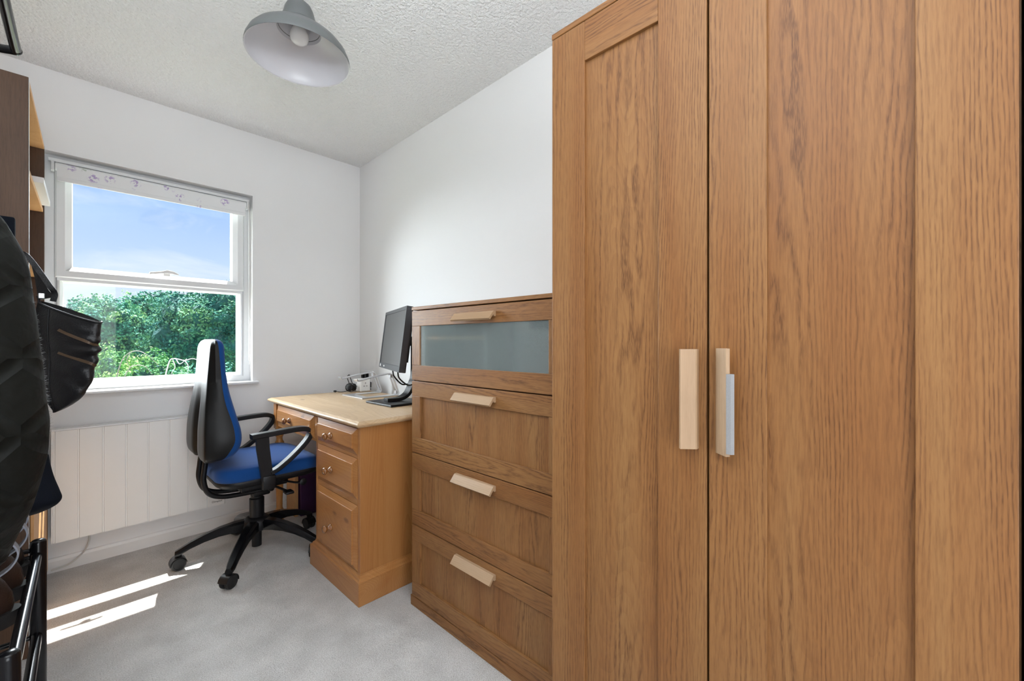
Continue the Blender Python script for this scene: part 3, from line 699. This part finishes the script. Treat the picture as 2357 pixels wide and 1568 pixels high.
# extension block
t = thing('extension_block', 'white cube extension block with plug sockets behind the laptop stand', 'extension block', (1.36, 2.68, DT))
bx('body', 1.318, 1.392, 2.625, 2.735, DT+.001, DT+.083, white_pl, t, .006)
b = nb()
for dy, dz in ((0, .022), (-.011, 0), (.011, 0)): b = nb(); box(b, 1.3165, 1.3185, 2.68+dy-.002, 2.68+dy+.002, DT+.036+dz-.003, DT+.036+dz+.003); obj('socket_hole', b, dark_gap, t)
for dx, dz in ((0, .020), (-.010, 0), (.010, 0)): b = nb(); box(b, 1.355+dx-.002, 1.355+dx+.002, 2.6235, 2.6255, DT+.038+dz-.003, DT+.038+dz+.003); obj('socket_hole', b, dark_gap, t)
b = nb(); box(b, 1.3925, 1.402, 2.632, 2.664, DT+.024, DT+.062, .003); obj('plug', b, blk_plastic, t)
b = nb(); tube(b, [(1.398, 2.65, DT+.024), (1.41, 2.66, DT+.008), (1.412, 2.70, DT+.004), (1.405, 2.745, DT+.004)], .003, 8, 6); obj('cable', b, rubber, t, smooth=True)
# wall socket strip
t = thing('wall_socket', 'white double wall socket with two black plugs on wall beyond the desk end', 'socket', (1.475, 2.84, .83))
bx('face_plate', 1.4730, 1.4815, 2.77, 2.915, .806, .890, white_pl, t, .002)
for yy in (2.815, 2.870):
    b = nb(); box(b, 1.452, 1.4725, yy-.012, yy+.012, .835, .872, .004); obj('plug', b, blk_plastic, t)
    b = nb(); tube(b, [(1.460, yy, .834), (1.458, yy, .80), (1.457, yy+.01, .74), (1.457, yy+.01, .60)], .003, 8, 5); obj('cable', b, rubber, t, smooth=True)
# headset
t = thing('headset', 'black headset with thin boom microphone lying on the far end of the desk', 'headset', (1.27, 2.70, DT))
b = nb(); lathe(b, [(.010, 0), (.026, .002), (.029, .008), (.026, .016), (.012, .019)], (1.272, 2.672, DT+.031), (-.75, -.5, .25), 24); obj('ear_cup', b, blk_plastic, t, smooth=True)
b = nb(); lathe(b, [(.010, 0), (.024, .002), (.026, .008), (.024, .014), (.012, .017)], (1.300, 2.695, DT+.028), (.8, .5, .1), 24); obj('ear_cup', b, blk_plastic, t, smooth=True)
b = nb(); tube(b, [(1.268, 2.676, DT+.055), (1.262, 2.69, DT+.095), (1.285, 2.715, DT+.112), (1.298, 2.72, DT+.085), (1.302, 2.70, DT+.05)], .0025, 8, 8); obj('headband', b, blk_plastic, t, smooth=True)
b = nb(); tube(b, [(1.262, 2.672, DT+.010), (1.235, 2.700, DT+.004), (1.215, 2.725, DT+.004), (1.205, 2.738, DT+.008)], .0018, 8, 8); obj('boom', b, blk_plastic, t, smooth=True)
b = nb(); lathe(b, [(.002, 0), (.006, .003), (.006, .016), (.003, .020)], (1.208, 2.733, DT+.007), (-.55, .8, 0), 16); obj('microphone', b, rubber, t, smooth=True)
b = nb(); tube(b, [(1.252, 2.655, DT+.038), (1.268, 2.640, DT+.052), (1.29, 2.640, DT+.036), (1.285, 2.645, DT+.014), (1.262, 2.652, DT+.006), (1.248, 2.66, DT+.020)], .002, 8, 8, closed=False); obj('cord', b, rubber, t, smooth=True)

# ------------------------------------------------------------ office chair
CX_, CY_, CR = .672, 2.467, 0.0
ch = thing('office_chair', 'blue fabric swivel office chair with black back shell and loop armrests', 'chair', (CX_, CY_, 0), CR)
def cobj(name, b, mat, parent=None, **k): return obj(name, b, mat, parent or ch, local=True, **k)
# seat cushion (local: x forward, y left)
def rrect(hx0, hx1, hy, r, n=6, taper=0):
    """rounded rectangle from x=hx0..hx1, y=+-hy"""
    out = []
    for cx, cy, a0 in ((hx1-r, hy-r-taper, 0), (hx0+r, hy-r, PI/2), (hx0+r, -hy+r, PI), (hx1-r, -hy+r+taper, 3*PI/2)):
        for i in range(n+1):
            a = a0+i*PI/2/n; out.append((cx+r*math.cos(a), cy+r*math.sin(a)))
    return out
def layer(b, poly, z, cx=0, k=1): return [b.verts.new((cx+(x-cx)*k, y*k, z)) for x, y in poly]
base = rrect(-.215, .255, .238, .10, 8)
b = nb(); rings = []
for z_, k_ in ((.446, .93), (.447, .98), (.455, 1.0), (.478, 1.005), (.492, .985), (.501, .94), (.508, .80), (.511, .55), (.512, .25)):
    ring_ = layer(b, base, z_, .02, k_)
    for v in ring_:
        if v.co.x > .16: v.co.z -= (v.co.x-.16)**2*2.2   # waterfall front
        v.co.z += .006*(abs(v.co.y)/.24)**2*(1 if z_ > .49 else 0)
    rings.append(ring_)
loft(b, rings); cobj('seat', b, blue_fab, smooth=True)
b = nb(); rings = []
for z_, k_ in ((.405, .80), (.412, .90), (.425, .965), (.446, .985), (.450, .96)):
    ring_ = layer(b, base, z_, .02, k_)
    for v in ring_:
        if v.co.x > .16: v.co.z -= (v.co.x-.16)**2*2.2
    rings.append(ring_)
loft(b, rings); cobj('seat_pan', b, blk_plastic, smooth=True)
# backrest shell + cushion: heights with rear/front lines
#        z     rear_x  seam_x  front_x  half_rear half_front
BK = [(.545, -.250, -.215, -.200, .150, .165), (.560, -.258, -.190, -.160, .190, .200), (.590, -.262, -.172, -.128, .203, .222),
      (.635, -.262, -.152, -.116, .205, .230), (.685, -.261, -.152, -.118, .200, .225), (.740, -.257, -.162, -.130, .186, .212),
      (.800, -.251, -.177, -.143, .165, .195), (.866, -.243, -.186, -.156, .148, .178), (.946, -.236, -.191, -.166, .138, .165),
      (1.03, -.230, -.196, -.170, .140, .160), (1.075, -.226, -.199, -.172, .138, .154), (1.098, -.218, -.202, -.180, .120, .140), (1.108, -.208, -.204, -.192, .09, .11)]
def rows_(n=4):
    out = []
    for k_ in range(len(BK)-1):
        for q in range(n):
            t_ = q/n; P0 = BK[max(k_-1, 0)]; P1 = BK[k_]; P2 = BK[k_+1]; P3 = BK[min(k_+2, len(BK)-1)]
            out.append(tuple(.5*(2*b1+(c1-a1)*t_+(2*a1-5*b1+4*c1-d1)*t_*t_+(3*b1-a1-3*c1+d1)*t_**3) for a1, b1, c1, d1 in zip(P0, P1, P2, P3)))
    return out+[BK[-1]]
def shell_ring(b, row):
    z_, xr, xs, xf, hr, hf = row; d = xs-xr
    g = max(0, min(1, (.90-z_)/.16)); g = g*g*(3-2*g)
    half = [(xs, hf), (xs-.45*d, hf*.997), (xr+.010, hr+.007), (xr+.003, hr+.002), (xr, hr-.007), (xr+.001, hr*.75), (xr, hr*.45), (xr+.003*g, .045), (xr+.020*g, .028), (xr+.026*g, 0)]
    full = half+[(x, -y) for x, y in half[-2::-1]]
    return [b.verts.new((x, y, z_)) for x, y in full]
b = nb(); loft(b, [shell_ring(b, r) for r in rows_()]); cobj('back_shell', b, shell_m, smooth=48)
def cush_ring(b, row):
    z_, xr, xs, xf, hr, hf = row; d = xf-xs
    half = [(xs+.0008, hf), (xs+.35*d, hf*1.003), (xs+.75*d, hf*.97), (xf, hf*.85), (xf+.006, hf*.4), (xf+.004, 0)]
    full = half+[(x, -y) for x, y in half[-2::-1]]
    return [b.verts.new((x, y, z_)) for x, y in full]
b = nb(); loft(b, [cush_ring(b, r) for r in rows_()]); cobj('back_cushion', b, blue_fab, smooth=70)
# J tubes from shell to mechanism
b = nb()
for s in (-1, 1): tube(b, [(-.225, s*.052, .56), (-.232, s*.052, .50), (-.236, s*.052, .435), (-.215, s*.052, .375), (-.160, s*.050, .345), (-.06, s*.045, .335), (.02, s*.045, .333)], .0115, 12, 8)
cobj('back_tube', b, blk_plastic, smooth=True)
b = nb(); box(b, -.09, .13, -.075, .075, .345, .404, .012, 3); box(b, -.03, .05, -.055, .055, .305, .344, .010, 3); box(b, .131, .19, -.05, .05, .365, .404, .008, 2); cobj('tilt_mechanism', b, blk_plastic, smooth=40)
b = nb(); tube(b, [(.03, -.076, .365), (.05, -.14, .362), (.075, -.205, .352)], .006, 8, 5); box(b, .06, .098, -.25, -.20, .343, .356, .004, 2); cobj('lever', b, blk_plastic, smooth=40)
b = nb(); tube(b, [(.10, -.076, .368), (.13, -.17, .372), (.15, -.215, .380)], .0055, 8, 5); lathe(b, [(.006, 0), (.016, .002), (.017, .014), (.006, .018)], (.15, -.205, .380), (.1, -1, .1), 16); cobj('tilt_knob', b, blk_plastic, smooth=40)
# arms
for s in (-1, 1):
    y = s*.283
    b = nb()
    # stem
    path = [Vector(p) for p in ((-.055, y, .655), (-.052, y, .60), (-.042, y, .52), (-.034, y, .455), (-.025, y*.985, .415))]
    sweep(b, path, [(-.026, -.011), (.026, -.011), (.026, .011), (-.026, .011)], up=(0, 1, 0), scale=[1, 1, .95, .9, .9])
    tube(b, [(-.025, y*.96, .425), (-.01, y*.93, .398), (.0, y*.6, .392), (.005, s*.07, .392)], .013, 10, 6)
    box(b, -.055, .0, y-.014, y+.014, .405, .470, .006, 2)
    st = cobj('armrest', b, blk_plastic, smooth=40)
    path = spline([(-.100, y, .660), (-.02, y, .664), (.06, y, .668), (.125, y, .667), (.158, y, .652), (.156, y, .625), (.125, y, .585), (.070, y, .535), (.015, y, .495), (-.020, y, .480)], 8)
    b = nb(); n_ = len(path)
    sweep(b, path, [(-.007, -.0245), (-.0115, -.020), (-.0115, .020), (-.007, .0245), (.007, .0245), (.0115, .020), (.0115, -.020), (.007, -.0245)], up=(0, 1, 0), scale=[min(1, .72+.28*(1-i/n_)+.1) for i in range(n_)])
    cobj('arm_loop', b, blk_plastic, st, smooth=40)
# column and base
b = nb(); lathe(b, [(.014, .035), (.0225, .038), (.0225, .120), (.026, .121)], n=24); cobj('gas_spring', b, blk_plastic, smooth=40)
b = nb(); lathe(b, [(.034, .192), (.034, .285), (.028, .29), (.028, .304)], n=24); cobj('gas_column', b, blk_plastic, smooth=40)
b = nb(); lathe(b, [(.045, .125), (.062, .130), (.066, .150), (.060, .178), (.046, .190), (.036, .191)], n=30); cobj('base_hub', b, blk_plastic, smooth=40)
for i, deg in enumerate((164, 236, 308, 20, 92)):
    a = math.radians(deg)-CR; d = Vector((math.cos(a), math.sin(a), 0)); sd = Vector((-d.y, d.x, 0))
    b = nb(); rings = []
    for r_, zt, zb, w in ((.050, .182, .132, .030), (.10, .178, .133, .027), (.16, .166, .128, .024), (.22, .146, .114, .022), (.275, .122, .094, .020), (.312, .102, .074, .0185), (.335, .090, .066, .014)):
        rings.append([b.verts.new(d*r_+sd*u_+Vector((0, 0, z_))) for u_, z_ in ((-w, zb), (w, zb), (w*.98, zt-.010), (w*.62, zt), (-w*.62, zt), (-w*.98, zt-.010))])
    loft(b, rings); leg = cobj('base_leg', b, blk_metal, smooth=40)
    # twin-wheel castor
    p = d*.318; ang = math.radians((180, 32, 60, 100, 20)[i])-CR; wd = Vector((math.cos(ang), math.sin(ang), 0)); ax = Vector((-wd.y, wd.x, 0)); c0 = p+wd*(.006 if i == 0 else -.008)+Vector((0, 0, .0305))
    b = nb(); lathe(b, [(.009, 0), (.009, .03)], p+Vector((0, 0, .048)), n=12)
    hood = [(.0335*math.cos(math.radians(q)), .0335*math.sin(math.radians(q))) for q in range(-10, 176, 12)]+[(.0312*math.cos(math.radians(q)), .0312*math.sin(math.radians(q))) for q in range(175, -11, -12)]
    prism(b, hood, c0-ax*.024, wd, (0, 0, 1), ax, .048)
    prism(b, [(math.cos(q)*.031, math.sin(q)*.031) for q in [PI*k/10-.15 for k in range(11)]]+[(-.012, .0), (.010, .0)], c0-ax*.004, wd, (0, 0, 1), ax, .008)
    cas = cobj('castor', b, blk_plastic, leg, smooth=30)
    for s in (-1, 1):
        b = nb(); lathe(b, [(.010, 0), (.027, 0), (.0302, .003), (.0302, .014), (.0275, .0175), (.021, .0185), (.020, .0165), (.010, .0175), (.003, .018)], c0+ax*(s*.0055), ax*s, 28); cobj('wheel', b, rubber, cas, smooth=40)

# ------------------------------------------------------------ pendant lamp
LX, LY, LZ = .558, 1.562, 2.095
t = thing('pendant_lamp', 'grey domed pendant lamp with pale lining and opal bulb hanging from ceiling', 'lamp', (LX, LY, LZ))
out = [(.167, 0), (.1675, .003), (.165, .016), (.156, .036), (.140, .056), (.118, .074), (.095, .087), (.076, .097), (.066, .106), (.060, .118), (.0585, .119), (.0575, .128), (.0555, .129), (.054, .138), (.052, .139), (.050, .150), (.046, .166), (.040, .180), (.030, .190), (.018, .196), (.015, .205)]
b = nb(); rings = [[b.verts.new((LX+r*math.cos(2*PI*i/64), LY+r*math.sin(2*PI*i/64), LZ+h)) for i in range(64)] for r, h in out]
loft(b, rings, False); b.faces.new(rings[-1]); obj('shade', b, grey_lamp, t, smooth=45)
inn = [(.1668, .0002), (.1650, .002), (.1625, .016), (.1535, .035), (.138, .054), (.116, .072), (.093, .085), (.074, .095), (.072, .0955), (.068, .106), (.056, .118), (.050, .135), (.044, .16), (.030, .175)]
inn = [(r-.0015, h) for r, h in inn]; inn[0] = (.167, -.0003)
b = nb(); rings = [[b.verts.new((LX+r*math.cos(2*PI*i/64), LY+r*math.sin(2*PI*i/64), LZ+h)) for i in range(64)] for r, h in inn]
loft(b, rings, False); b.faces.new(rings[-1]); obj('shade_lining', b, lamp_in, t, smooth=45, label='pale grey lining')
b = nb(); lathe(b, [(.003, -.001), (.016, .001), (.026, .008), (.0305, .020), (.030, .032), (.024, .048), (.018, .060), (.016, .075)], (LX, LY, LZ+.052), n=32); obj('bulb', b, bulb_m, t, smooth=True)
b = nb(); lathe(b, [(.019, 0), (.020, .004), (.020, .045), (.012, .05)], (LX, LY, LZ+.122), n=24); obj('lamp_holder', b, white_pl, t, smooth=40)
b = nb(); lathe(b, [(.003, .2), (.003, ZC-LZ-.02)], (LX, LY, LZ), n=8); obj('cord', b, white_pl, t)
b = nb(); lathe(b, [(.012, -.03), (.035, -.018), (.040, -.001)], (LX, LY, ZC), n=32); obj('ceiling_rose', b, white_pl, t, smooth=40)

# ------------------------------------------------------------ bookcase against the left wall
RZ = math.radians(-1.35)
t = thing('bookcase', 'tall walnut-effect bookcase with open shelves at left of the window', 'bookcase', (-.0965, 2.214, 0), RZ)
def lb(name, x0, x1, y0, y1, z0, z1, mat, **k): return obj(name, box(nb(), x0, x1, y0, y1, z0, z1, .0008), mat, t, local=True, **k)
WD = .735
lb('side_panel', -.290, 0, 0, .0175, 0, 2.012, walnut); lb('side_panel', -.290, 0, WD-.0175, WD, 0, 2.012, walnut)
lb('edge_highlight', .0002, .0012, .0005, .0172, 0, 2.010, upvc, label='pale strip painting light on the front edge')  # pale strip paints the light catching the near panel's front edge
lb('top_panel', -.290, 0, .018, WD-.018, 1.994, 2.012, shelf_in)
lb('back_panel', -.296, -.2905, 0, WD, .06, 2.012, walnut)
for z_ in (.06, .42, .78, 1.12, 1.395, 1.70): lb('shelf', -.288, -.004, .018, WD-.018, z_, z_+.018, shelf_in)
lb('door', .0025, .011, .02, WD-.018, .03, .60, shelf_in, label='added orange board, coloured as sunlight bounced onto the lower bookcase')  # not a door: added board whose orange paints sunlight bounced onto the panel
lb('kickboard', -.012, -.004, .018, WD-.018, 0, .0595, shelf_in)
# white folder jutting from a shelf
b = nb(); p0 = Vector((-.085, 2.60, 1.414))
prism(b, [(0, 0), (.26, 0), (.26, .022), (0, .022)], (-.328, 2.47, 1.7185), (1, 0, 0), (0, 0, 1), (.02, 1, 0), .40)
tag(obj('folder', b, white_pl), 'white folder lying on a bookcase shelf, jutting past the front edge', 'folder')

# ------------------------------------------------------------ hall stand (coat and shoe rack)
RR = math.radians(-1.3)
t = thing('shoe_rack', 'black tubular metal coat and shoe rack at the left edge', 'rack', (-.055, .935, 0))
def post(x, y, h, r=.0127, name='post'):
    b = nb(); lathe(b, [(r*.9, 0), (r, .002), (r, h-.008), (r*.93, h-.004), (r*.7, h-.001), (r*.2, h)], (x, y, 0), n=24); return obj(name, b, blk_metal, t, smooth=40)
PA = (-.060, .935); PB = (-.0455, 1.355)
post(*PA, .652); post(*PB, .672)
RB = (-.36, .945); RC = (-.345, 1.365)
post(*RB, 1.84); post(*RC, 1.84)
def rail(p, q, r=.008, nm='rail'):
    b = nb(); tube(b, [p, q], r, 12, 0); obj(nm, b, blk_metal, t, smooth=40)
for z_ in (.630, .460, .15):
    rail((PA[0]+.004, PA[1]+.012, z_-.004), (PB[0]-.002, PB[1]-.012, z_+.010), .0085)
for z_ in (.655, .640, .470, .16):
    rail((PB[0]-.012, PB[1], z_-.004), (RC[0]+.012, RC[1], z_-.004), .005, 'cross_bar')
    rail((PA[0]-.012, PA[1], z_-.02), (RB[0]+.012, RB[1], z_-.02), .005, 'cross_bar')
for z_ in (.598, .440, .14):
    for k_ in range(4):
        f = (k_+.6)/4.2; rail((PA[0]-.30*f, PA[1]+.0, z_), (PB[0]-.30*f, PB[1], z_+.012), .004, 'shelf_bar')
# hat shelf loop at the top
b = nb(); A = at(42, 122, .93); zt = A.z
tube(b, [(-.345, 1.368, zt-.03), (-.26, 1.380, zt-.02), (A.x-.05, A.y, zt-.003), (A.x-.012, A.y-.002, zt), (A.x-.002, A.y-.012, zt), (A.x-.004, A.y-.05, zt), (A.x-.012, 1.0, zt), (A.x-.02, .96, zt), (A.x-.05, .945, zt), (-.36, .945, zt)], .0088, 14, 8)
obj('hat_rail', b, blk_metal, t, smooth=True)
for k_ in range(4):
    y = 1.0+.1*k_; b = nb(); tube(b, [(-.355, y, 1.60), (-.325, y, 1.575), (-.30, y, 1.58), (-.29, y, 1.61)], .005, 8, 5); obj('hook', b, blk_metal, t, smooth=True)
rail((-.36, .945, 1.60), (-.345, 1.365, 1.60), .007)

# ---- garments: cloth lofted around silhouette points measured on the photo
def garment(rows, d, a, depth, seed, wr=.012, n=40, y_shift=0):
    """rows: (px,py) right silhouette top to bottom; a: half width; depth: half depth"""
    b = nb(); rings = []
    P = spline([Vector((px, py, aa)) for px, py, aa in rows], 5)
    dirr = Vector((1, .02, 0)).normalized(); dd = Vector((-.02, 1, 0))
    for q in P:
        e_ = at(q.x, q.y, d); A = a*q.z; c = e_-dirr*A
        ring_ = []
        for i in range(n):
            th = 2*PI*i/n
            p = c+dirr*A*math.cos(th)+dd*depth*q.z*math.sin(th)
            w = noise.noise(Vector((p.x*9+seed, p.y*9, p.z*3.5)))+.5*noise.noise(Vector((p.x*22, p.y*22+seed, p.z*9)))
            p = p+(dirr*math.cos(th)*.9+dd*math.sin(th))*wr*w*(1-.5*max(0, math.cos(th)))
            ring_.append(b.verts.new(p))
        rings.append(ring_)
    loft(b, rings); return b
CD = .67
t = thing('quilted_coat', 'long black quilted coat hanging at left edge of the room', 'coat', (-.15, .99, .74))
rows = [(-60, 452, .5), (-12, 486, .7), (10, 507, .8), (30, 540, .88), (52, 580, .92), (66, 620, .95), (76, 680, 1), (88, 740, 1), (97, 800, 1), (106, 860, 1.02), (113, 920, 1.03), (119, 965, 1.04), (116, 1003, 1.03), (112, 1042, 1.0), (98, 1098, .98), (87, 1134, .95), (74, 1170, .92), (54, 1210, .86), (35, 1250, .78), (18, 1288, .66), (-8, 1300, .5)]
b = garment(rows, CD, .105, .075, 3.3, .008); obj('body', b, quilt, t, smooth=True)
b = nb(); tube(b, [at(-60, 455, CD)+Vector((-.03, 0, 0)), (-.20, .985, 1.40), (-.25, .99, 1.52), (-.288, 1.0, 1.597)], .006, 8, 5); obj('hanging_loop', b, navy, t, smooth=True)
b = nb(); rnd = random.Random(5)
P = spline([Vector((px, py, 0)) for px, py, _ in rows[4:14]], 22)
for q in P:
    for k_ in range(3):
        e_ = at(q.x-rnd.uniform(6, 14), q.y+rnd.uniform(-3, 3), CD); u = Vector((rnd.uniform(.2, 1), rnd.uniform(-.4, .4), rnd.uniform(-1, 1))).normalized()*rnd.uniform(.002, .007); s = Vector((0, 0, .00025))
        b.faces.new([b.verts.new(v) for v in (e_-s, e_+s, e_+u+s*.3, e_+u-s*.3)])
o = obj('fleece_lint', b, simple('pale lint', (.32, .33, .33), .9), t); o['kind'] = 'stuff'

# dark navy jacket behind the coat
b = garment([(-40, 480, .6), (0, 560, .8), (40, 700, .95), (75, 850, 1), (95, 960, 1), (111, 1040, 1), (118, 1075, 1.0), (126, 1100, 1.0), (138, 1128, 1.03), (143, 1145, 1.02), (132, 1160, .95), (105, 1174, .8), (80, 1182, .5)], 1.04, .09, .035, 8.1, .006)
tag(obj('navy_jacket', b, navy, smooth=True), 'dark navy jacket hem showing below the leather bag, hung behind the quilted coat', 'jacket')

# ---- leather shoulder bag
BD = .95
t = thing('leather_bag', 'black leather shoulder bag with brass zips hanging in front of the window', 'bag', tuple(at(150, 950, BD)))
LP = spline([Vector((x, y, 0)) for x, y in ((86, 684), (84, 730), (84, 800), (90, 870), (104, 925), (119, 948))], 6)
RP = spline([Vector((x, y, 0)) for x, y in ((233, 732), (231, 772), (229, 812), (216, 868), (184, 918), (130, 951))], 6)
dv = Vector((-.03, 1, 0)).normalized()
def bagpt(f, th, k=1.0):
    i = f*(len(LP)-1); i0 = min(int(i), len(LP)-2); fr_ = i-i0
    l_ = LP[i0].lerp(LP[i0+1], fr_); r_ = RP[i0].lerp(RP[i0+1], fr_)
    l3, r3 = at(l_.x, l_.y, BD), at(r_.x, r_.y, BD); c = (l3+r3)/2; A = (r3-l3)/2
    dep = .045*math.sin(PI*min(1, .32+f*.62))**.7
    p = c+A*math.cos(th)*k-dv*dep*math.sin(th)*k
    p.z += -.020*(math.sin(th)*.5+.5)*(1-f)**2 if math.cos(th) > -.95 else 0
    w = noise.noise(Vector((p.x*14, p.z*26+p.x*20, 2.2)))*.014+noise.noise(Vector((p.x*40+p.z*30, p.z*30, 7.2)))*.004
    pleat = .0065*math.sin(f*52+math.cos(th)*2.6)*math.exp(-((f-.36)/.16)**2)*max(0, .4+math.cos(th))
    return p+(-dv*math.sin(th)+A.normalized()*math.cos(th)*.5)*(w+pleat)
b = nb(); n1, n2 = 46, 48
rings = [[b.verts.new(bagpt(0, 2*PI*j/n2, kk)+Vector((0, 0, -dz_))) for j in range(n2)] for kk, dz_ in ((.35, .05), (.80, .045), (.93, .022))]+[[b.verts.new(bagpt(i/(n1-1), 2*PI*j/n2)) for j in range(n2)] for i in range(n1)]
loft(b, rings); obj('body', b, leather, t, smooth=True)
for f0, f1 in ((.215, .30), (.40, .50)):
    b = nb(); path = [bagpt(f0+(f1-f0)*k_/20, 1.9-1.55*k_/20, 1.012) for k_ in range(21)]
    sweep(b, path, [(-.0030, -.0012), (.0030, -.0012), (.0030, .0012), (-.0030, .0012)], up=tuple(dv)); obj('zip', b, brass, t, label='aged brass zip')
b = nb(); path = [bagpt(k_/30, 2.25, 1.004) for k_ in range(31)]; sweep(b, path, circ(.0016, 6)); obj('seam_piping', b, leather, t, smooth=True)
b = nb(); path = [bagpt(.0, PI*k_/24-.1, 1.0)+Vector((0, 0, .001)) for k_ in range(26)]; sweep(b, path, circ(.0022, 8)); obj('rim', b, leather, t, smooth=True)
b = nb(); path = spline([at(122, 694, BD), at(126, 676, BD), at(113, 657, BD-.01), at(92, 627, BD-.01), at(60, 588, BD-.02), at(25, 572, BD-.02), at(-30, 520, BD-.03), (-.27, 1.25, 1.45), (-.288, 1.20, 1.597)], 8)
sweep(b, path, [(-.005, -.0015), (.005, -.0015), (.005, .0015), (-.005, .0015)], up=(.15, 1, 0)); obj('strap', b, leather, t)
def pxpoly(pts, d, th): 
    b = nb(); r0 = [b.verts.new(at(x_, y_, d)) for x_, y_ in pts]; r1 = [b.verts.new(at(x_, y_, d)+dv*th) for x_, y_ in pts]; return loft(b, [r0, r1])
obj('gusset', pxpoly([(70, 602), (112, 668), (126, 684), (88, 690), (80, 640)], BD+.01, .012), leather, t)
obj('flap', pxpoly([(104, 650), (122, 661), (129, 667), (124, 669), (112, 667)], BD, .003), leather, t)
b = nb(); box(b, *[v for v in (at(89, 680, BD).x, at(103, 680, BD).x)], at(98, 680, BD).y-.012, at(98, 680, BD).y-.006, at(98, 688, BD).z, at(98, 676, BD).z, .001); obj('buckle', b, alu, t, label='pale metal buckle')
# dark folder-like case corner above the coat
b = nb(); p = at(34, 500, 1.15); box(b, -.33, p.x, p.y, p.y+.03, 1.18, p.z, .004, 2)
tag(obj('document_case', b, navy), 'dark case with a pale edge just showing above the quilted coat', 'case')

# ---- boots on the rack
def boot(name, label, org, mat, yaw=PI, sc=1.0, strap=True):
    """boot with the heel at the origin, toe along local +x"""
    t = thing(name, label, 'shoe', org, yaw, 'shoes on the rack')
    b = nb(); rings = []
    for z_, x0, x1, hw in ((.018, .004, .270, .040), (.035, .000, .268, .041), (.055, .003, .235, .037), (.072, .010, .170, .034), (.088, .020, .125, .031), (.096, .026, .112, .029)):
        cx = (x0+x1)/2; hx = (x1-x0)/2; r_ = []
        for i in range(28):
            th = 2*PI*i/28; q = abs(math.cos(th))**.9*math.copysign(1, math.cos(th))
            r_.append(b.verts.new((cx+hx*q, hw*math.sin(th), z_)))
        rings.append(r_)
    loft(b, rings); obj('upper', b, mat, t, smooth=60, local=True)
    b = nb(); rings = []
    for z_, g in ((.0, .0), (.014, .003), (.026, .006)):
        rings.append([b.verts.new((.134+(.136+g)*math.cos(2*PI*i/28), (.041+g)*math.sin(2*PI*i/28), z_)) for i in range(28)])
    loft(b, rings); obj('sole', b, sole_m, t, smooth=40, local=True)
    if strap:
        b = nb(); path = spline([(.020, 0, .085), (.004, 0, .098), (-.004, 0, .118), (.004, 0, .138), (.022, 0, .144), (.034, 0, .132), (.038, 0, .112), (.036, 0, .090)], 6)
        sweep(b, path, [(-.0012, -.010), (.0012, -.010), (.0012, .010), (-.0012, .010)], up=(0, 1, 0)); obj('pull_loop', b, silver, t, local=True, label='silver webbing pull loop')
    return t
boot('leather_shoe', 'brown leather shoe nearest the camera on top shelf of the rack', (-.064, 1.117, .613), brown_l)
boot('leather_shoe', 'brown leather shoe with silver loop, second along the top shelf', (-.058, 1.213, .615), brown_l)
boot('leather_shoe', 'black shoe with silver loop at the window end of the top shelf', (-.062, 1.3095, .617), leather)
boot('leather_shoe', 'black shoe on the lower shelf of the rack below the brown shoes', (-.10, 1.065, .455), leather, strap=False)
